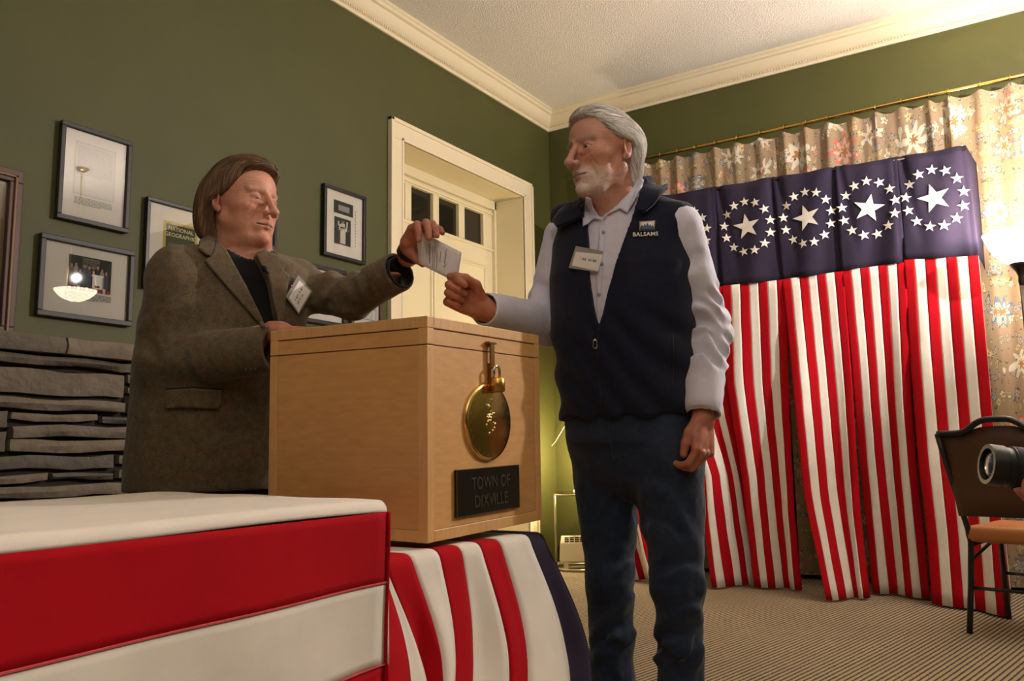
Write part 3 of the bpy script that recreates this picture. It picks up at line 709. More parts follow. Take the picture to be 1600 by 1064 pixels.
# ------------------------------------------------------------------ ballot box
BX0 = np.array([-1.007, 1.252, .668]); ba = math.radians(2.0); BW, BD, BH = .424, .439, .430
bup = np.array([.019, -.026, 1.]); bup /= np.linalg.norm(bup)
be1 = np.array([-math.cos(ba), -math.sin(ba), 0.]); be1 -= bup*(be1@bup); be1 /= np.linalg.norm(be1)
be2 = np.cross(be1, bup)*-1
if be2[1] < 0: be2 = -be2
BX0 = np.array([-1.007, 1.252, 1.098])-bup*BH
BM = (np.stack([be1, be2, bup], 1), BX0)          # local: x = along the left face, y = along the right face, z = up
def bp_(x, y, z): return BM[0]@np.array([x, y, z])+BM[1]
def wood(name, c, stretch):
    m = mat(name, srgb(*c), .42, var=(7, .10), bump=(60, .08, .002), stretch=stretch, coat=.25); return m
M_wood = wood('maple_veneer', (208, 158, 98), (3, 3, 14)); M_wood2 = wood('maple_solid', (214, 166, 108), (14, 14, 2))
M_groove = mat('box_dark_joint', srgb(96, 62, 34), .8)
box = thing('ballot_box', 'large pale maple ballot box with round brass seal, standing on flag-draped table', 'box', tuple(BX0))
MB().box((.004, .004, .004), (BW-.004, BD-.004, BH-.004), M=BM).build('box_core', M_groove, box)
S = .022; zl = BH-.055      # lid joint
def fr(name, lo, hi, m, bev=.0015): return MB().box(lo, hi, M=BM).build(name, m, box, bevel=bev)
# corner posts, rails, panels: left face (y=0) and right face (x=0), and the two hidden ones
for (x, y) in ((0, 0), (BW-S, 0), (0, BD-S), (BW-S, BD-S)):
    fr('corner_post', (x, y, 0), (x+S, y+S, zl-.001), M_wood2)
    fr('lid_post', (x, y, zl+.001), (x+S, y+S, BH-S), M_wood2)
for y in (0, BD-S):
    fr('bottom_rail', (S, y, 0), (BW-S, y+S, S), M_wood2); fr('top_rail', (0, y, BH-S), (BW, y+S, BH), M_wood2)
    y0, y1 = (.0022, .012) if y == 0 else (BD-.012, BD-.0022)
    fr('side_panel', (S+.0008, y0, S+.0005), (BW-S-.0008, y1, zl-.0012), M_wood, .0006); fr('lid_panel', (S+.0008, y0, zl+.0012), (BW-S-.0008, y1, BH-S-.002), M_wood, .0006)
for x in (0, BW-S):
    fr('bottom_rail', (x, S, 0), (x+S, BD-S, S), M_wood2); fr('top_rail', (x, S, BH-S), (x+S, BD-S, BH), M_wood2)
    x0, x1 = (.0022, .012) if x == 0 else (BW-.012, BW-.0022)
    fr('front_panel' if x == 0 else 'rear_panel', (x0, S+.0008, S+.0005), (x1, BD-S-.0008, zl-.0012), M_wood, .0006)
    fr('lid_panel', (x0, S+.0008, zl+.0012), (x1, BD-S-.0008, BH-S-.002), M_wood, .0006)
fr('top_board', (S, S, BH-S), (BW-S, BD-S, BH-.003), M_wood)
# face x=0: find positions of fittings from the photo
nface = -be1
def onface(px, py, lift=0.):
    d = ray(px, py); P0 = BX0-be1*lift; t_ = ((P0-CAM)@nface)/(d@nface); P = CAM+d*t_; q = P-BX0; return float(q@be2), float(q@bup)
u0, w0 = onface(711, 733); u1, w1 = onface(809, 727); u2, w2 = onface(809, 796); u3, w3 = onface(711, 806)
pu0, pu1, pw0, pw1 = (u0+u3)/2, (u1+u2)/2, (w2+w3)/2, (w0+w1)/2
M_plq = mat('black_plaque', srgb(14, 14, 12), .25, coat=.3); M_plt = mat('plaque_letters', srgb(84, 80, 60), .4, metal=.6); M_aged = mat('aged_brass', srgb(150, 112, 58), .3, metal=1)
pq = MB().box((-.004, pu0, pw0), (.003, pu1, pw1), M=BM).build('plaque', M_plq, box, bevel=.001); pq['label'] = 'black plaque with dim engraved lettering'
mb = MB()
for a, b_, c_, d_ in ((pu0, pu1, pw0, pw0+.0016), (pu0, pu1, pw1-.0016, pw1), (pu0, pu0+.0016, pw0, pw1), (pu1-.0016, pu1, pw0, pw1)): mb.box((-.0046, a, c_), (-.0036, b_, d_), M=BM)
mb.build('plaque_edge', M_aged, pq)
pc = (pu0+pu1)/2; ph = pw1-pw0
for txt, f in (('TOWN OF', .66), ('DIXVILLE', .27)):
    text_mesh('lettering', txt, .036, bp_(-.0046, pc+.006, pw0+ph*f), be2, bup, M_plt, pq, .0004, weight=-.0002, xs=.84 if txt == 'TOWN OF' else .86)
# brass seal disc
su, sw = onface(762, 659); sr = .5*(onface(762, 598)[1]-onface(762, 720)[1]); srr = .5*(onface(797, 659)[0]-onface(727, 659)[0])
M_seal = mat('mirror_brass_seal', srgb(226, 188, 118), .16, metal=1, bump=(16, .12, .006))
RX = np.stack([be2, bup, nface], 1)
sd = MB().lathe([(0,.0062),(.9,.0062),(.97,.0055),(1.,.003),(1.,-.002)], (0,0,0), 48); sd.v = [tuple(RX@np.array([x*srr, y*sr, z])+bp_(0, su, sw)) for x, y, z in sd.v]
seal = sd.build('brass_seal', M_seal, box, smooth=True); seal['label'] = 'mirror-bright round brass seal plate'
mb = MB()
for k in range(26):
    a = k*2*math.pi/26
    c0 = np.array([math.cos(a)*.84*srr, math.sin(a)*.84*sr, .0064])
    tng = np.array([-math.sin(a), math.cos(a), 0]); rd = np.array([math.cos(a), math.sin(a), 0])
    h_ = .0052 if k % 3 else .0034; w_ = .0012
    for off in ((-.002, .002) if k % 2 else (0,)):
        p = c0+tng*off; Q = [p-tng*w_/2-rd*h_/2, p+tng*w_/2-rd*h_/2, p+tng*w_/2+rd*h_/2, p-tng*w_/2+rd*h_/2]
        mb.add([RX@q+bp_(0, su, sw) for q in Q], [(0,1,2,3)])
mb.build('seal_engraving', M_aged, seal)
# raised device at the middle of the seal
mb = MB(); rr = random.Random(4)
for k in range(34):
    a = rr.uniform(0, 6.28); r_ = rr.uniform(.0, .5); c0 = RX@np.array([math.cos(a)*r_*srr*.6, math.sin(a)*r_*sr+.01, .0060])+bp_(0, su, sw)
    mb.lathe([(.004,0),(.0032,.0012),(.0015,.002),(0,.0022)], c0, 8, M=RX)
mb.build('seal_relief', M_seal, seal, smooth=True)
# hasp, shackle, padlock
hu, hw = onface(764, 535); hu2, hw2 = onface(769, 568)
mb = MB(); mb.box((-.010, hu-.014, hw-.004), (.002, hu+.016, hw+.001), M=BM); mb.box((-.009, hu-.007, hw2-.012), (-.005, hu+.009, hw), M=BM)
mb.build('hasp', M_aged, box, bevel=.001)
mb = MB().box((-.006, hu-.006, hw2-.06), (.001, hu+.0, hw2), M=BM); mb.build('staple', M_aged, box, bevel=.001)
pl_ = thing('padlock', 'small brass padlock with bright steel shackle hanging from box hasp', 'padlock', tuple(bp_(-.016, hu+.004, hw2-.06)))
M_steel = mat('bright_steel', srgb(200, 196, 190), .12, metal=1)
a_ = [bp_(-.016, hu+.004+.011*math.cos(q), hw2-.018+.011*math.sin(q)+.0) for q in np.linspace(0, math.pi, 11)]
a_ = [bp_(-.016, hu+.004+.011, hw2-.036)]+a_+[bp_(-.016, hu+.004-.011, hw2-.036)]
MB().tube(a_, .0032, 8).build('shackle', M_steel, pl_, smooth=True)
MB().lathe([(0,.002),(.013,.002),(.0155,0),(.0155,-.026),(.013,-.028),(0,-.028)], bp_(-.018, hu+.004, hw2-.034), 20).build('lock_body', mat('satin_brass', srgb(196, 150, 78), .3, metal=1), pl_, smooth=True)

# ------------------------------------------------------------------ low table under the box, draped with a flag
TZ = .655
XT = float(bp_(0, .2, 0)[0])+.028
yend = float(onx(848, 828, XT)[1]); ynear = float(BX0[1])-.10
bt = thing('side_table', 'low wooden table under the striped flag and ballot box', 'table', (-1.25, (ynear+yend)/2, 0))
M_tbl = mat('table_wood', srgb(110, 78, 50), .5, var=(10, .2))
MB().box((-1.52, ynear+.01, TZ-.03), (XT-.012, yend-.02, TZ-.008)).build('tabletop', M_tbl, bt, bevel=.003)
for x in (-1.48, XT-.06):
    for y in (ynear+.04, yend-.07): MB().box((x-.02, y-.02, 0), (x+.02, y+.02, TZ-.03)).build('leg', M_tbl, bt, bevel=.002)
fl2 = thing('table_flag', 'red, white and navy flag draped over the low table under the ballot box', 'flag', (XT, (ynear+yend)/2, TZ))
topx = [545, 598, 603, 645, 687, 722, 752, 783, 828, 849]; botx = [560, 643, 675, 683, 711, 747, 784, 823, 903, 912]
def side_pt(i, f, v):
    """boundary i (+f) at drop fraction v 0 top..1 bottom-of-photo..1.5 hem"""
    xt = topx[i]+(topx[i+1]-topx[i])*f if f else topx[i]; xb = botx[i]+(botx[i+1]-botx[i])*f if f else botx[i]
    Pt = onx(xt, 846-(xt-670)*.1, XT); fx = .06*min(1, v)**1.2+.05*max(0, (xb-780)/130)*min(1, v)
    Pb = onx(xb, 1064, XT+fx)
    y = Pt[1]+(Pb[1]-Pt[1])*min(1.4, v)**1.15
    z = TZ-.012+(Pb[2]-TZ)*v
    pos = i+f
    x = XT+fx+(.014*math.sin(pos*2.1+.6)+.008*math.sin(pos*4.4))*min(1, v*1.4)
    return np.array([x, y, z])
def drape(i, f, s_):
    # s_: 0..1 over the tabletop edge, then down
    if s_ <= 0:     # top, going inward
        P = side_pt(i, f, 0); return np.array([XT-.022+.35*s_*1.0, P[1], TZ+.002+.006*math.sin(3*(i+f))*0])
    if s_ < .25:
        P = side_pt(i, f, .02); q = s_/.25*math.pi/2; return np.array([XT-.022+.022*math.sin(q)+.0, P[1], TZ-.020+.022*math.cos(q)])
    v = .03+(s_-.25)/.75*1.42; return side_pt(i, f, v)
ss = [-1, -.5, -.2, 0, .06, .12, .18, .25]+list(np.linspace(.29, 1, 22))
cols = ['r', 'w', 'r', 'w', 'r', 'w', 'r', 'w', 'b']
for i, c_ in enumerate(cols):
    MB().grid(lambda f, s_, i=i: drape(i, min(f, .999) if f < 1 else .9999, s_), [0.0001, .17, .33, .5, .67, .83, 1], ss).build({'r': 'red_stripe', 'w': 'white_stripe', 'b': 'navy_end'}[c_], {'r': M_red, 'w': M_white, 'b': M_blue}[c_], fl2, smooth=True, solid=.0018)
def fend(u, s_):     # end of the cloth turning towards the wall
    P = drape(8, .9999, max(s_, 0) if s_ > 0 else 0)
    return np.array([P[0]-.5*u, P[1]+.004+(.02 if s_ > .1 else 0)*u, P[2]])
MB().grid(fend, np.linspace(0, 1, 8), [s_ for s_ in ss if s_ >= 0]).build('navy_side', M_blue, fl2, smooth=True, solid=.0018)

# ------------------------------------------------------------------ long foreground table with red and white bunting cloth
FZ = .763
c0 = onz(604, 783, FZ); c1 = onz(0, 838, FZ); c2 = onz(243, 769.5, FZ)
ey_ = (c1-c0); ey_[2] = 0; ey_ /= np.linalg.norm(ey_); ex_ = np.array([ey_[1], -ey_[0], 0])
if ex_@(c2-c0) < 0: ex_ = -ex_
TWd = float(np.linalg.norm(c2-c0)); TLn = 1.75
exf = (c2-c0); exf[2] = 0; exf /= np.linalg.norm(exf)
def tp(a, b_, z): return np.array([c0[0], c0[1], 0])+exf*a+ey_*b_+np.array([0, 0, z])
ft = thing('folding_table', 'long table in the left foreground hidden under red and white bunting', 'table', tuple(tp(TWd/2, TLn/2, 0)))
M_tgrey = mat('table_laminate', srgb(150, 146, 140), .5); 
mb = MB(); q = [tp(.02, .02, FZ-.03), tp(TWd-.02, .02, FZ-.03), tp(TWd-.02, TLn, FZ-.03), tp(.02, TLn, FZ-.03)]; mb.poly(q, (0,0,1), .024); mb.build('tabletop', M_tgrey, ft)
for a in (.08, TWd-.08):
    for b_ in (.15, TLn-.15): MB().tube([tp(a, b_, 0), tp(a, b_, FZ-.03)], .014, 8).build('leg', M_dkmetal, ft, smooth=True)
fc = thing('bunting_cloth', 'white-topped cloth with broad red and white bands over the foreground table', 'tablecloth', tuple(tp(TWd/2, TLn/2, FZ)))
def wv(b_, d): return .007*math.sin(17*b_+5*d)*min(1, d*6)*(.5+.5*math.sin(4*b_+1))+.006*math.sin(7*b_+.8)*min(1, d*5)+.009*math.sin(3.1*b_+2)*min(1, d*3)
def tops(a, b_):
    z = FZ+.0015*math.sin(9*b_+3*a)+.001*math.sin(21*a+4*b_)
    if a < .018: q = (1-a/.018); return tp(.018-.018*math.sin(q*math.pi/2), b_, z-.016*(1-math.cos(q*math.pi/2)))
    return tp(a, b_, z)
bs = np.linspace(0, TLn, 60)
MB().grid(lambda b_, a: tops(a, b_), bs, [0, .003, .006, .01, .014, .018, .03, .06]+list(np.linspace(.1, TWd, 16))).build('white_top', M_white, fc, smooth=True, solid=.002)
D0 = float((tp(0, 0, FZ)-CAM)@FW)
h1 = 123*D0/F+.0; zA = FZ-.016
def sd_(b_, d): return tp(-.004-.02*d+wv(b_, d), b_-.02*d*(1-b_/TLn), zA-d)
for nm, d0, d1, m_ in (('red_band', 0, h1-.016, M_red), ('white_band', h1-.016, 2*h1-.016, M_white), ('red_band', 2*h1-.016, 3*h1-.016, M_red), ('white_band', 3*h1-.016, 4*h1, M_white)):
    o = MB().grid(sd_, bs, np.linspace(d0, d1, 10)).build(nm, m_, fc, smooth=True, solid=.002)
    MB().tube([sd_(b_, d1)-exf*.002 for b_ in bs], .0016, 5).build('seam', mat('seam_pink', srgb(196, 70, 74), .85), o)
def fe_(a, d): return tp(a, -.004-.012*d-.006*math.sin(8*a), zA-d)     # far end
for nm, d0, d1, m_ in (('red_band', 0, h1-.016, M_red), ('white_band', h1-.016, 2*h1-.016, M_white), ('red_band', 2*h1-.016, 3*h1-.016, M_red), ('white_band', 3*h1-.016, 4*h1, M_white)):
    MB().grid(fe_, np.linspace(0, TWd, 24), np.linspace(d0, d1, 6)).build(nm, m_, fc, smooth=True, solid=.002)
MB().tube([sd_(0, d)-exf*.002 for d in np.linspace(0, 4*h1, 16)], .0028, 6).build('corner_hem', M_red, fc, smooth=True)

# ------------------------------------------------------------------ banquet chair at the right edge
cf = onz(1515, 990, 0); cg = onz(1585, 960, 0)
cfw = np.array([cg[0]-cf[0], cg[1]-cf[1], 0]); dseat = .42
ang = math.atan2(cfw[1], cfw[0]); fwd = cfw/np.linalg.norm(cfw); fwd = rot_ = fwd
rgt = np.array([fwd[1], -fwd[0], 0])
def cp(a, b_, z): return np.array([cf[0], cf[1], 0])+rgt*a+fwd*b_+np.array([0, 0, z])
ch = thing('banquet_chair', 'black-framed banquet chair with brown padded back and tan seat at right', 'chair', tuple(cp(.2, .2, 0)), )
M_chblack = mat('black_chair_steel', srgb(22, 20, 20), .35); M_chbrown = mat('brown_back_vinyl', srgb(74, 46, 26), .55, var=(50, .1)); M_chtan = mat('tan_seat_vinyl', srgb(176, 112, 62), .4, bump=(40, .1, .003))
CWd = .42
for a in (0, CWd):
    s_ = 1 if a == 0 else -1
    MB().tube([cp(a, 0, 0), cp(a+.012*s_, .03, .20), cp(a+.022*s_, .05, .40), cp(a+.018*s_, .04, .46), cp(a-.005*s_, .01, .60), cp(a-.03*s_, -.05, .80), cp(a-.040*s_, -.075, .895)], .013, 8).build('back_leg', M_chblack, ch, smooth=True)
    MB().tube([cp(a+.02*s_, .47, 0), cp(a+.02*s_, .45, .40)], .013, 8).build('front_leg', M_chblack, ch, smooth=True)
    MB().tube([cp(a+.02*s_, .05, .385), cp(a+.02*s_, .45, .40)], .010, 8).build('side_rail', M_chblack, ch, smooth=True)
    MB().tube([cp(a+.018*s_, .045, .32), cp(a+.02*s_, .40, .395)], .008, 8).build('brace', M_chblack, ch, smooth=True)
arch = []
for q in np.linspace(0, 1, 25):
    hump = .058*(math.exp(-((q-.5)/.22)**4)); arch.append(cp(-.040+(CWd+.08)*q, -.077, .895+hump))
MB().tube(arch, .014, 8).build('top_rail', M_chblack, ch, smooth=True)
mb = MB(); pts = []
for q in np.linspace(0, 1, 15): pts.append((q, .893+.030*math.exp(-((q-.5)/.25)**4)))
vs = []
for q, zt in pts:
    for j, zz_ in enumerate(np.linspace(0, 1, 6)):
        z = .52+(zt-.52)*zz_; lean = -.075*((z-.46)/.43); wd = .012+.03*((z-.46)/.43)
        xq = -wd+.012+(CWd+2*wd-.024)*q
        bow = .012*math.sin(math.pi*q)*math.sin(math.pi*zz_)
        vs.append((cp(xq, lean+.02-bow-.006, z), cp(xq, lean+.045+bow, z)))
n6 = 6
V = [a for a, _ in vs]+[b_ for _, b_ in vs]; nn = len(vs); fs = []
for i in range(14):
    for j in range(5):
        a = i*n6+j; fs.append((a, a+1, a+n6+1, a+n6)); fs.append((nn+a, nn+a+n6, nn+a+n6+1, nn+a+1))
for i in range(14): fs.append((i*n6, (i+1)*n6, nn+(i+1)*n6, nn+i*n6)); fs.append((i*n6+5, nn+i*n6+5, nn+(i+1)*n6+5, (i+1)*n6+5))
for j in range(5): fs.append((j, nn+j, nn+j+1, j+1)); fs.append((14*n6+j, 14*n6+j+1, nn+14*n6+j+1, nn+14*n6+j))
mb.add(V, fs); mb.build('backrest', M_chbrown, ch, smooth=True)
def rbox(name, lo, hi, rad, m_, fn, parent, seg=4):
    mb = MB().box(lo, hi); mb.v = [tuple(v) for v in mb.v]
    me = mb.build(name, m_, None, bevel=rad, seg=seg, smooth=True)
    off = wloc(parent)
    for v in me.data.vertices: v.co = Vector(fn(*v.co)-off)
    me.parent = parent; return me
rbox('seat', (.0, .03, .40), (CWd, .49, .475), .03, M_chtan, cp, ch)
MB().tube([cp(.02, .46, .22), cp(CWd-.02, .46, .22)], .008, 8).build('front_stretcher', M_chblack, ch, smooth=True)
MB().tube([cp(.016, .03, .20), cp(CWd-.016, .03, .20)], .008, 8).build('rear_stretcher', M_chblack, ch, smooth=True)
# ------------------------------------------------------------------ implicit surfaces for bodies and clothes
def nrm(v): v = np.array(v, float); return v/np.linalg.norm(v)
def ln(v): return np.sqrt(np.einsum('ij,ij->i', v, v))
def smin(a, b, k):
    h = np.clip(.5+.5*(b-a)/k, 0, 1); return b*(1-h)+a*h-k*h*(1-h)
def smax(a, b, k): return -smin(-a, -b, k)
def rc(p, a, b, ra, rb):
    a = np.asarray(a, float); ba = np.asarray(b, float)-a; pa = p-a
    t = np.clip(pa@ba/(ba@ba), 0, 1); return ln(pa-t[:, None]*ba)-(ra+(rb-ra)*t)
def ell(p, c, r, R=None):
    q = p-np.asarray(c, float)
    if R is not None: q = q@R
    r = np.asarray(r, float); k0 = ln(q/r); k1 = ln(q/r**2); return k0*(k0-1)/np.maximum(k1, 1e-6)
def mesh_sdf(f, lo, hi, h, B=6, marg=1.5):
    """sparse surface nets; returns verts, quads"""
    lo = np.asarray(lo, float); n = np.ceil((np.asarray(hi, float)-lo)/(h*B)).astype(int)
    cx = [lo[i]+(np.arange(n[i])+.5)*h*B for i in range(3)]
    cc = np.stack(np.meshgrid(*cx, indexing='ij'), -1).reshape(-1, 3); dc = f(cc)
    N = n*B+1
    near = np.abs(dc) < h*B*.87*marg+h
    G = np.empty(tuple(N), np.float32)
    sg = np.where(dc < 0, -1., 1.).reshape(n).astype(np.float32)
    G[:-1, :-1, :-1] = sg.repeat(B, 0).repeat(B, 1).repeat(B, 2); G[-1] = 1; G[:, -1] = 1; G[:, :, -1] = 1
    ids = np.argwhere(near.reshape(n)); o = np.arange(B+1); off = np.stack(np.meshgrid(o, o, o, indexing='ij'), -1).reshape(-1, 3)
    for s in range(0, len(ids), 1500):
        gi = (ids[s:s+1500]*B)[:, None, :]+off[None]; gi = gi.reshape(-1, 3)
        G[gi[:, 0], gi[:, 1], gi[:, 2]] = f(lo+gi*h)
    neg = G < 0
    act = np.zeros(tuple(N-1), np.int8)
    cs = [(i, j, k) for i in (0, 1) for j in (0, 1) for k in (0, 1)]
    for i, j, k in cs: act += neg[i:N[0]-1+i, j:N[1]-1+j, k:N[2]-1+k]
    cell = np.argwhere((act > 0) & (act < 8)); vid = np.full(tuple(N-1), -1, np.int32); vid[cell[:, 0], cell[:, 1], cell[:, 2]] = np.arange(len(cell))
    val = {c: G[cell[:, 0]+c[0], cell[:, 1]+c[1], cell[:, 2]+c[2]] for c in cs}
    acc = np.zeros((len(cell), 3)); cnt = np.zeros(len(cell))
    for a in cs:
        for ax in range(3):
            if a[ax]: continue
            b = list(a); b[ax] = 1; b = tuple(b); va, vb = val[a], val[b]; m = (va < 0) != (vb < 0)
            t = np.where(m, va/np.where(m, va-vb, 1), 0); pt = np.tile(np.array(a, float), (len(cell), 1)); pt[:, ax] = t
            acc[m] += pt[m]; cnt[m] += 1
    V = lo+(cell+acc/np.maximum(cnt, 1)[:, None])*h
    Q = []
    for ax in range(3):
        sl0 = [slice(None)]*3; sl1 = [slice(None)]*3; sl0[ax] = slice(0, -1); sl1[ax] = slice(1, None)
        m = neg[tuple(sl0)] != neg[tuple(sl1)]; e = np.argwhere(m); u, v = (ax+1) % 3, (ax+2) % 3
        e = e[(e[:, u] > 0) & (e[:, v] > 0) & (e[:, u] < N[u]-1) & (e[:, v] < N[v]-1)]
        q = []
        for du, dv in ((-1, -1), (0, -1), (0, 0), (-1, 0)):
            c = e.copy(); c[:, u] += du; c[:, v] += dv; q.append(vid[c[:, 0], c[:, 1], c[:, 2]])
        q = np.stack(q, 1); fl = neg[e[:, 0], e[:, 1], e[:, 2]]; q[~fl] = q[~fl][:, ::-1]
        Q.append(q[(q >= 0).all(1)])
    return V, np.concatenate(Q)
_G = RNG.normal(size=(16, 16, 16, 3)); _G /= np.linalg.norm(_G, axis=-1, keepdims=True)
def gnoise(p):
    i = np.floor(p).astype(int); f = p-i; u = f*f*f*(f*(f*6-15)+10); r = 0
    for a in (0, 1):
        for b in (0, 1):
            for c in (0, 1):
                g = _G[(i[:, 0]+a) & 15, (i[:, 1]+b) & 15, (i[:, 2]+c) & 15]; d = np.einsum('ij,ij->i', g, f-np.array([a, b, c]))
                w = np.abs(1-a-u[:, 0])*np.abs(1-b-u[:, 1])*np.abs(1-c-u[:, 2]); r = r+w*d
    return r
def vnormals(f, V, e=.0015):
    g = np.stack([f(V+np.array(d)*e)-f(V-np.array(d)*e) for d in ((1,0,0),(0,1,0),(0,0,1))], 1); return g/np.maximum(ln(g), 1e-9)[:, None]
def np_mesh(name, chunks, material, parent=None, smooth=True):
    """chunks [(V,Q,C or None)] joined into one mesh"""
    off = wloc(parent) if parent is not None else np.zeros(3)
    V = np.concatenate([c[0] for c in chunks])-off; b = 0; Q = []
    for c in chunks: Q.append(c[1]+b); b += len(c[0])
    Q = np.concatenate(Q); k = Q.shape[1]
    me = bpy.data.meshes.new(name); me.vertices.add(len(V)); me.vertices.foreach_set('co', V.astype(np.float32).ravel())
    me.loops.add(Q.size); me.loops.foreach_set('vertex_index', Q.astype(np.int32).ravel())
    me.polygons.add(len(Q)); me.polygons.foreach_set('loop_start', np.arange(0, Q.size, k, dtype=np.int32))
    me.update(calc_edges=True)
    me.polygons.foreach_set('use_smooth', np.ones(len(Q), bool))
    if chunks[0][2] is not None:
        C = np.concatenate([c[2] for c in chunks]); ca = me.color_attributes.new('Col', 'FLOAT_COLOR', 'POINT')
        ca.data.foreach_set('color', np.concatenate([C, np.ones((len(C), 1))], 1).astype(np.float32).ravel())
    me.materials.append(material); me.validate()
    o = bpy.data.objects.new(name, me); return link(o, parent)
def trace(f, px, py, d0, d1=4.0, it=70, off=0.):
    """camera rays through photo pixels onto a surface"""
    px = np.asarray(px, float); py = np.asarray(py, float)
    R_ = FW+RT*((px-800)/F)[:, None]-UP*((py-532)/F)[:, None]; L_ = ln(R_); t = np.full(len(px), float(d0)); best = np.full(len(px), 9.); bt = t.copy()
    for _ in range(it):
        d = f(CAM+R_*t[:, None])-off; m = np.abs(d) < best; best[m] = np.abs(d[m]); bt[m] = t[m]; t = np.minimum(t+d*.75/L_, d1)
    return CAM+R_*bt[:, None]
from mathutils.geometry import delaunay_2d_cdt
def patch(name, f, poly, material, parent, off=.003, th=.004, step=4., d0=1.4, smooth=True, lift=None):
    """cloth piece outlined in photo pixels, laid on surface f"""
    P = [np.array(q, float) for q in poly]; out = []
    for a, b in zip(P, P[1:]+P[:1]):
        n = max(1, int(np.linalg.norm(b-a)/step)); out += [a+(b-a)*k/n for k in range(n)]
    out = np.array(out); x0, y0 = out.min(0); x1, y1 = out.max(0)
    gx, gy = np.meshgrid(np.arange(x0+step/2, x1, step), np.arange(y0+step/2, y1, step)); G = np.stack([gx.ravel(), gy.ravel()], 1)
    ne = len(out); seg = [(i, (i+1) % ne) for i in range(ne)]
    dmin = np.array([np.min(np.linalg.norm(out-g, axis=1)) for g in G]) if len(G) else np.zeros(0)
    G = G[dmin > step*.5] if len(G) else G
    r = delaunay_2d_cdt([Vector(q) for q in list(out)+list(G)], seg, [list(range(ne))], 1, 1e-4)
    v2 = np.array([tuple(q) for q in r[0]]); fs = [list(q) for q in r[2]]
    V = trace(f, v2[:, 0], v2[:, 1], d0, off=off)
    if lift is not None: V = V+lift(v2)
    mb = MB(); mb.add(V, fs); o = mb.build(name, material, parent, smooth=smooth)
    # face the camera
    me = o.data; nn = sum((np.array(p.normal)@(np.array(p.center)+wloc(parent)-CAM) for p in me.polygons))
    if nn > 0: me.flip_normals()
    md = o.modifiers.new('solid', 'SOLIDIFY'); md.thickness = th; md.offset = 1
    return o
def strip(name, f, pts, r, material, parent, off=.002, d0=1.4, n=6):
    """thin cord or seam through photo pixels, laid on surface f"""
    P = [np.array(q, float) for q in pts]; out = []
    for a, b in zip(P, P[1:]):
        k = max(2, int(np.linalg.norm(b-a)/5)); out += [a+(b-a)*i/k for i in range(k)]
    out = np.array(out+[P[-1]]); V = trace(f, out[:, 0], out[:, 1], d0, off=off)
    return MB().tube(V, r, n).build(name, material, parent, smooth=True)

FH = nrm([FW[0], FW[1], 0]); RH = nrm([RT[0], RT[1], 0]); ZU = np.array([0, 0, 1.])
def facing(deg):      # 0 = towards the camera, + = towards image left
    a = math.radians(deg); return -FH*math.cos(a)-RH*math.sin(a)
def frame_of(fwd, up=ZU, roll=0.):
    y = nrm(fwd); x = nrm(np.cross(y, up)); z = np.cross(x, y)
    return np.stack([-x, y, z], 1)     # x = person's left, y = front, z = up (mirrored x kept for symmetry)

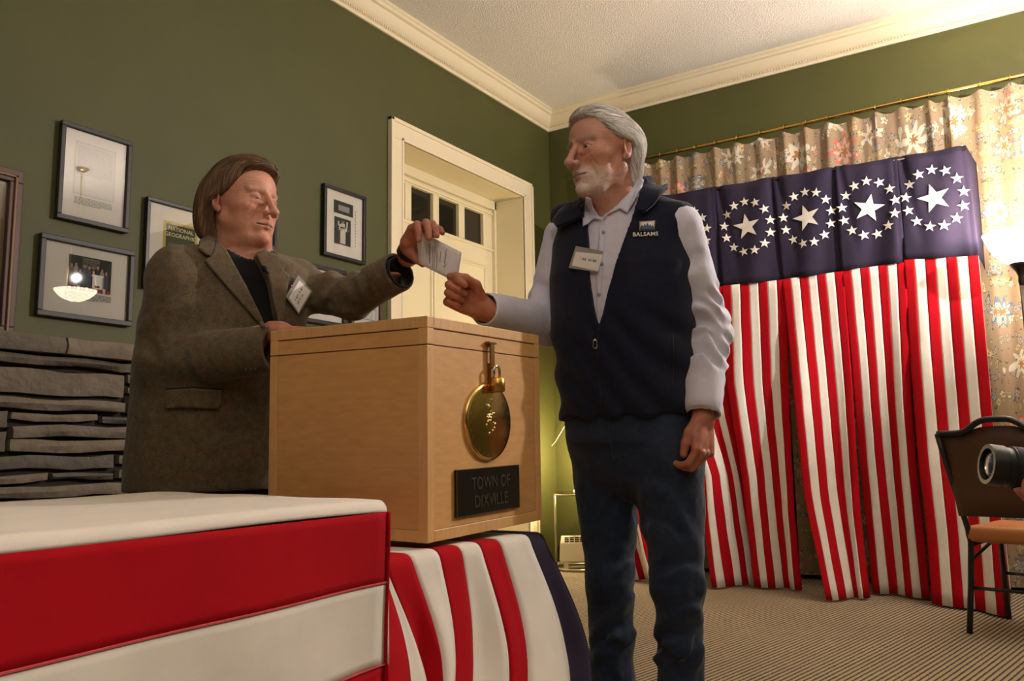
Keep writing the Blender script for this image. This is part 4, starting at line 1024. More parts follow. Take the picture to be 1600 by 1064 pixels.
# ------------------------------------------------------------------ head
HEAD = dict(sk=(.075, .092, .080), jaw=.0, jowl=.030, nose=1., nosew=1., slit=.0036, slitz=-.0012, lipv=1., chin=.020, cheek=.0, brow=.012, mouthz=0., bag=.006, dbl=.0)
def head_sdf(p, H_):
    lw_ = H_.get('low', 1.)
    """p local metres, symmetric about x = 0"""
    q = p.copy(); q[:, 0] = np.abs(q[:, 0]); mz = H_['mouthz']
    d = ell(q, (0, -.009, .026), H_['sk'])
    d = smin(d, ell(q, (0, .030, .036), (.060, .054, .052)), .02)
    d = smin(d, ell(q, (0, .030, -.03), (.061+H_['cheek'], .056, .07)), .02)
    d = smin(d, ell(q, (0, .028, -.078), (.048*lw_, .05, .036)), .018)
    d = smin(d, rc(q, (.056*lw_, -.008, -.05), (.032*lw_, .052, -.098), .016+H_['jaw'], .015+H_['jaw']), .02)
    d = smin(d, rc(q, (.032*lw_, .052, -.098), (0, .074, -.104), .016, .017), .014)
    d = smin(d, ell(q, (0, .080, -.104), (H_['chin'], .017, .016)), .009)
    d = smin(d, ell(q, (.043, .050, -.024), (.024, .026, .020)), .022)
    d = smin(d, ell(q, (.037*lw_, .044, -.064), (.025, H_['jowl'], .030)), .016)
    if H_['dbl']: d = smin(d, ell(q, (0, .030, -.112), (.046, .038, .02+H_['dbl'])), .02)
    # eye sockets, lids
    d = smax(d, -ell(q, (.031, .102, .002), (.022, .023, .0145)), .010)
    d = smin(d, rc(q, (.010, .0835, .0205), (.048, .068, .0190), H_['brow']*.72, H_['brow']*.62), .008)
    e = ln(q-np.array([.0315, .0705, 0]))-.0143
    xe = (q[:, 0]-.0315)/.0148; sl = np.abs(q[:, 2]-H_['slitz']+.0022*xe*xe)-H_['slit']*(1-xe*xe)
    sl = np.maximum(sl, .072-q[:, 1]); lid = smax(e, -sl, .0012)
    d = smin(np.maximum(d, -(ln(q-np.array([.0315, .0705, 0]))-.0134)), lid, .0035)
    d = smin(d, rc(q, (.019, .0845, -.0145), (.043, .075, -.0135), H_['bag']*.8, H_['bag']*.6), .006)
    d = smax(d, -(rc(q, (.017, .0925, .0085), (.047, .0785, .0065), .0014, .0014)), .004)      # lid crease
    # nose
    n = H_['nose']; w_ = H_['nosew']
    nd = rc(q, (0, .0870, .010), (0, .0875+.0255*n, -.034), .0070, .0095*w_)
    nd = smin(nd, ell(q, (0, .0875+.027*n, -.0365), (.0112*w_, .0110, .0104)), .006)
    nd = smin(nd, ell(q, (.0128*w_, .1015, -.0405), (.0074*w_, .0105, .0078)), .005)
    d = smin(d, nd, .009)
    d = smax(d, -ell(q, (.0075*w_, .107, -.0495), (.0042, .0062, .0045)), .003)
    d = smax(d, -rc(q, (.0195*w_, .101, -.043), (.036, .080, -.082), .0022, .0026), .0055)       # nasolabial fold
    # mouth
    d = smin(d, ell(q, (0, .069, -.069+mz), (.034, .026, .027)), .012)
    lv = H_['lipv']
    d = smin(d, rc(q, (0, .0925, -.0650+mz), (.022, .0815, -.0672+mz), .0052*lv, .0030), .005)
    d = smin(d, rc(q, (0, .0905, -.0765+mz), (.020, .0810, -.0720+mz), .0062*lv, .0030), .005)
    d = smax(d, -rc(q, (0, .0995, -.0705+mz), (.0275, .0825, -.0690+mz), .0015, .0015), .0028)
    d = smax(d, -rc(q, (0, .0985, -.0870+mz), (.010, .0955, -.0865+mz), .003, .003), .008)
    # ear
    cz_, sz_, cx_, sx_ = math.cos(.42), math.sin(.42), math.cos(.16), math.sin(.16)
    Re = np.array([[cz_, -sz_, 0], [sz_, cz_, 0], [0, 0, 1]]).T@np.array([[1, 0, 0], [0, cx_, -sx_], [0, sx_, cx_]])
    ear = ell(q, (.0775, -.018, -.008), (.0085, .0175, .0305), Re)
    ear = smax(ear, -ell(q, (.0845, -.013, -.006), (.0060, .0105, .020), Re), .004)
    ear = smin(ear, ell(q, (.0770, -.006, -.034), (.006, .008, .009)), .006)
    d = smin(d, ear, .007)
    return d
def mixw(C, w, col):
    return C*(1-w[:, None])+np.array(srgb(*col)[:3])*w[:, None]
def head_color(p, H_, base, lips, browc, beard=None):
    q = p.copy(); q[:, 0] = np.abs(q[:, 0]); mz = H_['mouthz']
    C = np.tile(np.array(srgb(*base)[:3]), (len(p), 1))
    g = lambda c, s: np.exp(-((q-np.array(c))**2/np.array(s)**2).sum(1))
    n1 = gnoise(p*70); n2 = gnoise(p*190+5)
    C = mixw(C, np.clip(.5*g((.045, .06, -.03), (.022, .03, .022))+.7*g((0, .115, -.036), (.016, .014, .014))+.35*g((0, .09, -.104), (.02, .03, .02))+.5*g((.08, -.01, -.005), (.015, .03, .035)), 0, .8), (190, 108, 92))
    C = mixw(C, .45*g((.032, .085, -.012), (.018, .02, .007))+.35*g((.032, .09, .012), (.018, .03, .008)), (150, 92, 80))
    lw = np.clip(1.25*np.maximum(np.exp(-(rc(q, (0, .0945, -.0655+mz), (.021, .084, -.0690+mz), .003, .001).clip(0)/.0026)**2), np.exp(-(rc(q, (0, .093, -.0765+mz), (.019, .083, -.0735+mz), .004, .001).clip(0)/.003)**2)), 0, .8)*(q[:, 1] > .07)
    C = mixw(C, lw, lips)
    C = mixw(C, .85*np.exp(-(rc(q, (0, .0985, -.0705+mz), (.0265, .0825, -.0690+mz), .0, .0)/.0022)**2), (84, 44, 40))
    bw = np.clip(1.2*np.exp(-(rc(q, (.013, .093, .0215), (.050, .072, .0225), .0, .0)/.0062)**2)*(1+.9*n2), 0, .75)
    C = mixw(C, bw, browc)
    C = mixw(C, np.clip(.75*np.exp(-((np.abs(q[:, 2]+.0002)-.0038)/.0014)**2)*np.exp(-((q[:, 0]-.0315)/.013)**4)*(q[:, 1] > .078), 0, .7), (90, 54, 46))
    C = C*(1+.10*n1+.06*n2)[:, None]
    if beard is not None:
        bm = np.clip((-.052-q[:, 2]+.45*(q[:, 1]-.06)+.014*n1)/.026, 0, 1)*np.clip((q[:, 1]-.018+.010*n1)/.03, 0, 1)
        must = np.exp(-(rc(q, (0, .098, -.0575+mz), (.028, .083, -.066+mz), .002, .002).clip(0)/.007)**2)
        bm = np.maximum(bm, must)*(1-lw)*np.clip((.135+q[:, 2])/.02, 0, 1)
        bm *= np.clip(.78+.5*n2+.25*gnoise(p*420), 0, 1); C = mixw(C, np.clip(bm*beard[1], 0, .88), beard[0])
    return np.clip(C, 0, 1)
def skinmat(name):
    m = mat(name, srgb(190, 130, 105), .5, vcol=True, bump=(240, .35, .002), spec=.45)
    b = m.node_tree.nodes['Principled BSDF']; b.inputs['Subsurface Weight'].default_value = .06; b.inputs['Subsurface Radius'].default_value = (.012, .005, .003); b.inputs['Subsurface Scale'].default_value = .6
    return m
M_skin = skinmat('skin')
def eye_obj(parent, R_, c, side, sc, look, iris=(70, 84, 96)):
    n = 20; V = []; Q = []
    for i in range(n+1):
        for j in range(2*n):
            a = math.pi*i/n; b = math.pi*j/n; V.append((math.sin(a)*math.cos(b), math.cos(a), math.sin(a)*math.sin(b)))
    for i in range(n):
        for j in range(2*n): Q.append((i*2*n+j, i*2*n+(j+1) % (2*n), (i+1)*2*n+(j+1) % (2*n), (i+1)*2*n+j))
    V = np.array(V); lk = nrm(look); an = np.arccos(np.clip(V@lk, -1, 1)); C = np.tile(np.array(srgb(206, 192, 184)[:3]), (len(V), 1))
    C[an < .50] = srgb(*iris)[:3]; C[an < .22] = srgb(12, 10, 10)[:3]
    W = (V*.0128+np.array([side*.0315, .0705, 0]))*sc
    me = np_mesh('eye', [(W@R_.T+c, np.array(Q), C)], mat('eye_surface', srgb(230, 230, 230), .12, vcol=True, coat=.6), parent); return me
def strands(name, f, roots, flow, material, parent, R_, c, sc, nseg=11, step=.011, width=.0016, lift=(.0008, .004), cols=None, stop=None, seed=1, jit=.25):
    """flat locks of hair that run over hair volume f (head-local) along flow(p)"""
    rg = np.random.default_rng(seed); P = roots.copy(); n = len(P); lf = rg.uniform(*lift, n); path = []; nr = []
    alive = rg.uniform(.55, 1.0, n)*nseg; j = rg.normal(size=(n, 3))*jit
    for s in range(nseg):
        N_ = vnormals(f, P); d = f(P); P = P-N_*(d-lf*(1-.6*s/nseg))[:, None]
        path.append(P.copy()); nr.append(N_)
        D = flow(P)+j*.5; D = D-N_*np.einsum('ij,ij->i', D, N_)[:, None]; D /= np.maximum(ln(D), 1e-6)[:, None]
        adv = np.where(s < alive, step, step*.05); P = P+D*adv[:, None]
    path = np.stack(path, 1); nr = np.stack(nr, 1); T = np.gradient(path, axis=1); T /= np.maximum(np.linalg.norm(T, axis=2, keepdims=True), 1e-9)
    S_ = np.cross(T, nr); S_ /= np.maximum(np.linalg.norm(S_, axis=2, keepdims=True), 1e-9)
    tp_ = np.concatenate([np.linspace(.7, 1, 3), np.linspace(1, .08, nseg-3)])[None, :, None]; wd = rg.uniform(.5, 1.3, n)[:, None, None]*width*tp_
    A = path-S_*wd; B_ = path+S_*wd; V = np.stack([A, B_], 2).reshape(-1, 3)
    b = (np.arange(n)*nseg*2)[:, None]+np.arange(nseg-1)[None]*2; b = b.ravel(); Q = np.stack([b, b+1, b+3, b+2], 1)
    ci = rg.integers(0, len(cols), n); C = np.array([srgb(*q)[:3] for q in cols])[ci]*rg.uniform(.75, 1.15, n)[:, None]; C = np.repeat(C, nseg*2, 0)
    return (V*sc)@R_.T+c, Q, np.clip(C, 0, 1)
def hairmat(name): 
    m = mat(name, srgb(120, 90, 60), .58, vcol=True, spec=.3); m.node_tree.nodes['Principled BSDF'].inputs['Anisotropic'].default_value = .2; return m
M_hair = hairmat('hair')

# ------------------------------------------------------------------ hand: wrist at origin, +y fingers, +z back of hand, +x thumb side
def chain(b, d0, curls, lens, sp=0.):
    """finger joints; curls bend towards the palm (-z)"""
    pts = [np.array(b, float)]; a = 0.
    for cu, L_ in zip(curls, lens):
        a += math.radians(cu); d = np.array([math.sin(sp)*math.cos(a), math.cos(sp)*math.cos(a), -math.sin(a)]); pts.append(pts[-1]+d*L_)
    return pts
def hand_sdf(p, fingers, thumb, big=1.):
    d = ell(p, (.004, .052, -.002), (.037, .046, .0145)); d = smin(d, rc(p, (-.018, .01, 0), (-.028, .085, 0), .014, .0115), .012)
    d = smin(d, rc(p, (.012, .01, 0), (.028, .088, 0), .015, .012), .012); d = smin(d, rc(p, (.016, .02, -.004), (.030, .045, -.010), .016, .012), .012)
    d = smin(d, ell(p, (0, .0, 0), (.0285, .03, .020)), .014); d = smin(d, rc(p, (0, 0, 0), (0, -.018, 0), .026, .026), .012)
    for pts, r in fingers:
        c = rc(p, pts[0], pts[1], r*1.08, r); c = smin(c, rc(p, pts[1], pts[2], r*1.04, r*.9), .003); c = smin(c, rc(p, pts[2], pts[3], r*.95, r*.82), .003)
        d = smin(d, c, .0045)
    t = rc(p, thumb[0], thumb[1], .0155, .0125); t = smin(t, rc(p, thumb[1], thumb[2], .0125, .0110), .004); t = smin(t, rc(p, thumb[2], thumb[3], .0112, .0095), .004)
    return smin(d, t, .006)
FB = [((.028, .088, .002), (.042, .025, .021), .0092), ((.0095, .093, .003), (.046, .028, .022), .0094), ((-.0085, .089, .002), (.042, .026, .022), .0090), ((-.0255, .080, .0), (.033, .020, .019), .0080)]
def hand(curls, spreads, thumb):
    fs = []
    for (b, L_, r), cu, sp in zip(FB, curls, spreads): fs.append((chain(b, None, cu, L_, sp), r))
    return fs, [np.array(t, float) for t in thumb]
def hand_place(wrist, fdir, back, right):
    """R,t so local -> world; mirrored x for the other hand"""
    y = nrm(fdir); z = np.array(back, float); z = nrm(z-y*(z@y)); x = np.cross(y, z)
    # right hand seen from the back, fingers up: thumb to the left
    return np.stack([-x if right else x, y, z], 1), np.array(wrist, float)
SKIN_H = (182, 118, 94)
def hand_color(p, base):
    n1 = gnoise(p*60); n2 = gnoise(p*160+9); C = np.tile(np.array(srgb(*base)[:3]), (len(p), 1))
    w_ = np.clip(.35+.8*n1, 0, .6); C = mixw(C, w_, (164, 88, 72)); return np.clip(C*(1+.1*n2)[:, None], 0, 1)
# ------------------------------------------------------------------ bodies and clothes
def at_z(px, z, D):
    P = CAM+FW*D+RT*(px-800)/F*D; return P+UP*(z-P[2])/UP[2]
class Torso:
    """stack of ellipses given as (px, py, depth, half width, half depth)"""
    def __init__(s, lv, psi):
        c = np.array([dep(a, b, d) for a, b, d, _, _ in lv]); o = np.argsort(c[:, 2]); s.c = c[o]; s.a = np.array([q[3] for q in lv])[o]; s.b = np.array([q[4] for q in lv])[o]
        s.f = facing(psi); s.l = np.cross(ZU, s.f); s.z0, s.z1 = s.c[0, 2], s.c[-1, 2]
    def local(s, p):
        z = p[:, 2]; cx = np.interp(z, s.c[:, 2], s.c[:, 0]); cy = np.interp(z, s.c[:, 2], s.c[:, 1]); dx = p[:, 0]-cx; dy = p[:, 1]-cy
        return dx*s.l[0]+dy*s.l[1], dx*s.f[0]+dy*s.f[1]
    def sdf(s, p, grow=0., ztop=None, zbot=None, k=.03, ex=2.3):
        x, y = s.local(p); a = np.interp(p[:, 2], s.c[:, 2], s.a)+grow; b = np.interp(p[:, 2], s.c[:, 2], s.b)+grow
        r = (np.abs(x/a)**ex+np.abs(y/b)**ex)**(1/ex); d = (r-1)*np.minimum(a, b)
        d = smax(d, p[:, 2]-(s.z1 if ztop is None else ztop), k); return smax(d, (s.z0 if zbot is None else zbot)-p[:, 2], .006)
def poly_sd(x, y, P):
    """signed distance to polygon, negative inside"""
    P = np.asarray(P, float); d = np.full(len(x), 1e9); ins = np.zeros(len(x), bool); n = len(P)
    for i in range(n):
        a, b = P[i], P[(i+1) % n]; e = b-a; wx, wy = x-a[0], y-a[1]; t = np.clip((wx*e[0]+wy*e[1])/(e@e), 0, 1)
        d = np.minimum(d, (wx-e[0]*t)**2+(wy-e[1]*t)**2)
        c = ((a[1] > y) != (b[1] > y)); ins ^= c & (x < (b[0]-a[0])*(y-a[1])/np.where(c, b[1]-a[1], 1)+a[0])
    d = np.sqrt(d); return np.where(ins, -d, d)
def limb(p, pts, rs, k=.03, folds=()):
    d = None; s0 = 0
    for i in range(len(pts)-1):
        a, b = np.asarray(pts[i], float), np.asarray(pts[i+1], float); ba = b-a; L_ = np.linalg.norm(ba); pa = p-a; t = np.clip(pa@ba/(ba@ba), 0, 1)
        q = pa-t[:, None]*ba; r = rs[i]+(rs[i+1]-rs[i])*t; s_ = s0+t*L_
        w_ = 0
        for (amp, lam, sa, sb, side, skew) in folds:
            env = np.clip((s_-sa)/.05, 0, 1)*np.clip((sb-s_)/.05, 0, 1); qq = q@np.asarray(side, float)
            oth = q@np.cross(np.asarray(side, float), ba/L_); ww = np.sin(2*math.pi*(s_+skew*qq+.5*np.abs(oth))/lam+2.2*np.sin(qq*31+s_*13+oth*22)); w_ = w_+amp*env*ww*(.35+.65*np.sin(s_*23+oth*30+1.3)**2)*np.clip(.4+qq/.06, .05, 1)
        di = ln(q)-r-w_; d = di if d is None else smin(d, di, k); s0 += L_
    return d
def wrinkle(V, N_, amp, fr, stretch=(1, 1, 1), seed=0.):
    p = V*np.asarray(stretch)*fr+seed; n_ = gnoise(p)+.5*gnoise(p*2.1+3); return V+N_*(amp*n_)[:, None]
def bounds(pts, pad):
    P = np.array(pts); return P.min(0)-pad, P.max(0)+pad
def fabric(name, c, rough=.85, scale=500, bump=.25, var=.08, sheen=.2): return mat(name, srgb(*c), rough, var=(scale*.12, var), bump=(scale, bump, .0012), sheen=sheen, spec=.25)

# ================================================================== white-haired man (right)
B_R = frame_of(facing(56)*math.cos(.10)-ZU*math.sin(.10)); B_C = dep(941, 238, 2.20); B_S = 1.0
B_H = dict(HEAD, jowl=.022, nose=1.05, nosew=1.05, slit=.0034, bag=.006, chin=.020, brow=.011, cheek=-.003, low=.90)
tB = Torso([(966,312,2.27,.085,.075), (972,338,2.27,.155,.098), (974,375,2.265,.180,.120), (973,430,2.25,.186,.134), (974,500,2.25,.182,.140), (979,560,2.25,.178,.142), (984,620,2.25,.176,.140), (988,680,2.25,.174,.134), (991,740,2.25,.168,.125)], 28)
bSL, bEL, bWL = dep(1060,354,2.17), dep(1104,520,2.20), dep(1099,652,2.10)
bSR, bER, bWR = dep(886,352,2.37), dep(852,506,2.36), dep(754,482,2.11)
bNK = dep(960,318,2.26)
bHR, bHL = at_z(948, .86, 2.31), at_z(1041, .86, 2.19)
bKR, bKL = at_z(953, .50, 2.27), at_z(1060, .50, 2.14); bAR, bAL = at_z(958, .10, 2.30), at_z(1066, .10, 2.17)
B_HL = hand([(36, 52, 28), (42, 58, 30), (46, 60, 30), (48, 58, 30)], (.04, .01, -.03, -.08), [(.020, .018, -.006), (.036, .045, -.016), (.040, .072, -.024), (.036, .098, -.032)])
B_HLp = hand_place(bWL, -ZU*.96-RH*.10-FH*.22, RH*.55-FH*.62+ZU*.0, False)
B_HR = hand([(56, 78, 34), (72, 92, 50), (76, 94, 56), (78, 92, 56)], (.03, .0, -.02, -.05), [(.022, .020, -.010), (.042, .046, -.026), (.043, .078, -.040), (.036, .104, -.046)])
B_HRp = hand_place(bWR, -RH*.82+ZU*.44-FH*.25, FH*.86-RH*.2+ZU*.22, True)
def to_local(p, Rt): return (p-Rt[1])@Rt[0]
def b_head(p): return head_sdf(((p-B_C)@B_R)/B_S, B_H)*B_S
def b_body(p):
    d = smin(b_head(p), rc(p, B_C-ZU*.05+B_R[:, 1]*-.022, bNK-ZU*.03, .056, .062), .025)
    d = smin(d, rc(p, B_C-ZU*.09+B_R[:, 1]*.022+np.array([0,0,-.015]), bNK+tB.f*.035-ZU*.035, .030, .034), .02)
    d = smin(d, tB.sdf(p, -.015, ztop=tB.z1+.01, zbot=.92), .04)
    for s_, e, w_ in ((bSL, bEL, bWL), (bSR, bER, bWR)): d = smin(d, limb(p, [s_, e, w_], [.048, .036, .025]), .03)
    for h_, k_, a_ in ((bHR, bKR, bAR), (bHL, bKL, bAL)): d = smin(d, limb(p, [h_, k_, a_], [.075, .052, .038]), .04)
    d = smin(d, hand_sdf(to_local(p, B_HLp), *B_HL), .012); d = smin(d, hand_sdf(to_local(p, B_HRp), *B_HR), .012); return d
def b_headneck(p):
    d = smin(b_head(p), rc(p, B_C-ZU*.05+B_R[:, 1]*-.022, bNK-ZU*.03, .056, .062), .025)
    d = smin(d, rc(p, B_C-ZU*.09+B_R[:, 1]*.022+np.array([0,0,-.015]), bNK+tB.f*.035-ZU*.035, .030, .034), .02)
    return smin(d, tB.sdf(p, -.015, ztop=tB.z1+.01, zbot=.92), .04)
def skin_relief(p, V, N_, am=1.):
    n_ = gnoise(p*np.array([40, 40, 90]))*.0005+gnoise(p*150)*.00022
    am = am*1.1
    fw_ = np.exp(-((p[:, 2]-.055)/.02)**2)*(p[:, 1] > .05)*np.sin(p[:, 2]*2*math.pi/.0105+5*gnoise(p*22))*.00035*np.clip(.6+gnoise(p*18+3)*2, 0, 1.2)
    cr = np.exp(-((np.abs(p[:, 0])-.055)/.010)**2-((p[:, 2]+.002)/.014)**2)*np.sin((p[:, 2]+.25*(np.abs(p[:, 0])-.05))*2*math.pi/.008)*.0005
    ck = np.exp(-((np.abs(p[:, 0])-.045)/.014)**2-((p[:, 2]+.05)/.03)**2)*np.sin((np.abs(p[:, 0])*.9+p[:, 2]*.25)*2*math.pi/.011+gnoise(p*30))*.0005
    return V+N_*((n_+fw_+cr+ck)*am)[:, None]
pB = thing('person', 'white-haired bearded person in navy vest, pale shirt and jeans, reaching for folded paper', 'person', tuple((bAR+bAL)/2*np.array([1, 1, 0])), 'people handling the paper')
def build_body(root, head_f, body_f, R_, c, sc, H_, nk, colors, hands, lo, hi, beard=None, hres=.0019):
    ch_ = []
    zc = nk[2]-.07
    f1 = lambda p: np.maximum(head_f(p), zc-p[:, 2])
    V, Q = mesh_sdf(f1, c-np.array([.17, .17, .25]), c+np.array([.16, .16, .16]), hres)
    L_ = ((V-c)@R_)/sc; N_ = vnormals(head_f, V); V = skin_relief(L_, V, N_); ch_.append((V, Q, head_color(L_, H_, colors['base'], colors['lips'], colors['brow'], beard)))
    for hd, pl in hands:
        fh = lambda p, hd=hd, pl=pl: hand_sdf(to_local(p, pl), *hd)
        cen = pl[1]+pl[0][:, 1]*.07; V, Q = mesh_sdf(fh, cen-.15, cen+.15, .0019)
        L_ = to_local(V, pl); ch_.append((V, Q, hand_color(L_, colors['hand'])))
    # the rest of the body, under the clothes
    def f2(p):
        d = np.maximum(body_f(p), p[:, 2]-zc-.002)
        for hd, pl in hands: d = np.maximum(d, np.minimum(to_local(p, pl)[:, 1]+.035, .2-ln(p-pl[1])))
        return d
    V, Q = mesh_sdf(f2, lo, hi, .009, B=5); ch_.append((V, Q, np.tile(np.array(srgb(*colors['base'])[:3]), (len(V), 1))))
    return np_mesh('body', ch_, M_skin, root)
COLB = dict(base=(196, 140, 116), lips=(150, 84, 76), brow=(142, 122, 108), hand=(184, 122, 96))
loB, hiB = bounds([bSL, bSR, bWL, bWR, bAR, bAL, B_C], .2); loB[2] = .05; hiB[2] = bNK[2]+.02
bodyB = build_body(pB, b_headneck, b_body, B_R, B_C, B_S, B_H, bNK, COLB, [(B_HL, B_HLp), (B_HR, B_HRp)], loB, hiB, beard=((216, 204, 194), .78))
bodyB['label'] = 'head, hands and body'
for sd_e in (1, -1): eye_obj(pB, B_R, B_C, sd_e, B_S, (0, .93, -.30))
# hair: swept back, white
def b_hairf(q):
    x = np.abs(q[:, 0]); d = ell(q, (0, -.006, .034), (.082, .098, .084)); d = smin(d, ell(q, (0, -.064, -.035), (.064, .042, .080)), .035)
    d = smin(d, ell(q, (.0, .030, .082), (.054, .050, .033)), .02)
    d = smin(d, ell(np.stack([x, q[:, 1], q[:, 2]], 1), (.060, -.048, .01), (.026, .044, .05)), .02)
    yb = np.interp(q[:, 2], [-.14, -.06, -.03, .0, .018, .035, .055, .075, .09, .12], [-.060, -.052, -.045, -.040, .012, .034, .044, .056, .080, .11])
    yb = yb+np.interp(x, [0, .04, .07], [.004, 0, -.004]); d = smax(d, (q[:, 1]-yb)*.8, .010)
    return d
def b_flow(q):
    s = np.sign(q[:, 0]+1e-6); bk = np.clip((-q[:, 1])/.08, 0, 1); sd = np.clip((.07-q[:, 2])/.06, 0, 1)
    return np.stack([-s*.15*bk+.25*np.clip(q[:, 1]/.06, 0, 1)*(q[:, 2] > .06), -1+.8*bk*sd, .35*np.clip((q[:, 1]-.03)/.05, 0, 1)-.15-1.1*bk*sd-.3*sd], 1)
HAIRB = [(226, 220, 212), (212, 204, 194), (234, 230, 224), (196, 186, 176), (190, 180, 170)]
def build_hair(name, hf, flow, R_, c, sc, cols, root, n, seed, width=.0016, label=None, step=.011, nseg=11, lift=(.0008, .0045)):
    V, Q = mesh_sdf(lambda p: hf(p), np.array([-.13, -.15, -.17]), np.array([.13, .15, .16]), .0026)
    N_ = vnormals(hf, V); Fd = flow(V); Fd /= ln(Fd)[:, None]; sdv = np.cross(N_, Fd); u = np.einsum('ij,ij->i', V, sdv)
    V2 = V+N_*(.0016*gnoise(np.stack([u*230, V@np.array([3., 5, 4])*3, u*60], 1)))[:, None]
    C = np.tile(np.array(srgb(*cols[-1])[:3]), (len(V), 1))*(1+.25*gnoise(V*60))[:, None]
    rg = np.random.default_rng(seed); ok = (ln(V-np.array([0, 0, .02])) > .06)
    roots = V[rg.choice(np.flatnonzero(ok), n)]
    # cut hidden underside: keep roots outside the skull
    chs = [((V2*sc)@R_.T+c, Q, np.clip(C, 0, 1)), strands(name, hf, roots, flow, None, None, R_, c, sc, cols=cols, seed=seed, width=width, step=step, nseg=nseg, lift=lift)]
    o = np_mesh(name, chs, M_hair, root)
    if label: o['label'] = label
    return o
build_hair('hair', b_hairf, b_flow, B_R, B_C, B_S, HAIRB, pB, 9000, 5, width=.0012, label='swept-back white hair')
# ---- shirt
M_shirt = fabric('pale_lilac_shirt', (212, 210, 226), .8, 420, .2, .03)
V_open_px = [(905, 300), (913, 318), (917, 380), (921, 450), (928, 490), (935, 512), (941, 490), (950, 450), (965, 398), (985, 345), (1006, 290), (1000, 270), (900, 270)]
def b_sleeves(p):
    cam_s = -FH
    d1 = limb(p, [bSL, bEL, bWL+ZU*.035], [.060, .061, .047], folds=[(.012, .075, .05, .44, -RH*.8-FH*.5, .9), (.009, .05, .15, .42, RH-FH*.3, -.6)])
    bSR2 = bSR+(bER-bSR)*.12
    u_ = nrm(bER-bWR); d2 = limb(p, [bSR2, bER, bWR+u_*.035], [.058, .060, .044], folds=[(.008, .07, .10, .34, ZU*.6-FH*.6, .8), (.004, .05, .2, .36, -FH, .5)])
    # cuffs and their openings
    for w_, a_, r_ in ((bWL, nrm(bEL-bWL), .0445), (bWR, u_, .0425)):
        c = np.maximum(rc(p, w_+a_*.012, w_+a_*.062, r_, r_+.002), -((p-w_)@a_-.006))
        if w_ is bWL: d1 = smin(np.maximum(d1, -((p-w_)@a_-.010)), c, .004)
        else: d2 = smin(np.maximum(d2, -((p-w_)@a_-.010)), c, .004)
    d1 = smax(d1, -rc(p, bWL-nrm(bEL-bWL)*.03, bWL+nrm(bEL-bWL)*.05, .039, .037), .003); d2 = smax(d2, -rc(p, bWR-u_*.03, bWR+u_*.05, .037, .035), .003)
    return np.minimum(d1, d2)
def b_shirt(p):
    d = smin(tB.sdf(p, .000, ztop=tB.z1-.004, zbot=.95), b_sleeves(p), .012)
    return smax(d, -rc(p, bNK+ZU*.09+tB.f*.01, bNK-ZU*.02+tB.f*.03, .066, .060), .004)
V, Q = mesh_sdf(b_shirt, bounds([bSL, bSR, bEL, bER, bWL, bWR, bNK], .11)[0], bounds([bSL, bSR, bEL, bER, bWL, bWR, bNK], .11)[1], .0042)
N_ = vnormals(b_shirt, V); V = wrinkle(V, N_, .0030, 17, (1, 1, .7)); V = wrinkle(V, N_, .0012, 45)
shB = np_mesh('shirt', [(V, Q, None)], M_shirt, pB); shB['label'] = 'pale lilac-grey long-sleeved shirt'
# ---- vest
M_vest = fabric('navy_fleece_vest', (20, 24, 44), .9, 380, .35, .12, .1)
HEMZ = float(dep(985, 652, 2.2)[2])
def b_vest0(p):
    d = tB.sdf(p, .014, ztop=tB.z1+.004, zbot=HEMZ, k=.02)
    d = smin(d, rc(p, bNK-ZU*.035, bSL+ZU*.012, .060, .052), .03); d = smin(d, rc(p, bNK-ZU*.035, bSR+ZU*.012, .060, .052), .03)
    x, y = tB.local(p); sag = .010*np.sin(9*p[:, 2]+3*x)
    f_ = .0045*np.sin((p[:, 2]*.75+x*.8)*2*math.pi/.085+2*np.sin(x*14))*np.clip((1.22-p[:, 2])/.1, 0, 1)
    return smax(d-f_, np.abs(x)-.205, .006)
_P = trace(b_vest0, [q[0] for q in V_open_px], [q[1] for q in V_open_px], 1.6); _x, _y = tB.local(_P); V_open = np.stack([_x, _P[:, 2]], 1)
cuN = bNK-tB.f*.012
def b_collar(p):
    q = p-cuN; h = q[:, 2]+.25*(q@tB.f); r = ln(q[:, :2]); rr_ = .078+.30*np.clip(h-.0, -.05, .09); d = np.abs(r-rr_)-.0075
    d = smax(d, np.abs(h-.012)-.052, .006); ff = (q@tB.f)/np.maximum(r, 1e-6); return smax(d, (ff-.52)*.1, .006)
def b_vest(p):
    x, y = tB.local(p); cut = np.maximum(poly_sd(x, p[:, 2], V_open), -(y+.01))
    d = smax(b_vest0(p), -cut, .004); d = smax(d, -rc(p, bNK+ZU*.12, bNK-ZU*.02, .074, .070), .006)
    return smin(d, b_collar(p), .008)
lo_, hi_ = bounds([bSL, bSR, bNK+ZU*.08, tB.c[0]], .2); lo_[2] = HEMZ-.03; hi_[2] = bNK[2]+.13
V, Q = mesh_sdf(b_vest, lo_, hi_, .0042); N_ = vnormals(b_vest, V); V = wrinkle(V, N_, .0028, 13); V = wrinkle(V, N_, .0007, 60)
vsB = np_mesh('vest', [(V, Q, None)], M_vest, pB); vsB['label'] = 'navy fleece vest'
b_cloth = lambda p: np.minimum(np.minimum(b_vest(p), b_shirt(p)), b_headneck(p))
def c8(*pts): return [(820+x*.22556, 140+y*.22556) for x, y in pts]
patch('collar_wing', b_cloth, c8((826, 622), (850, 660), (905, 690), (978, 652), (990, 690), (940, 740), (895, 800), (835, 850), (775, 850), (800, 740), (815, 680)), M_vest, vsB, off=.016, th=.010, step=3)
patch('collar_wing', b_cloth, c8((415, 785), (370, 815), (300, 808), (250, 850), (205, 915), (235, 960), (320, 925), (412, 880)), M_vest, vsB, off=.014, th=.009, step=3)
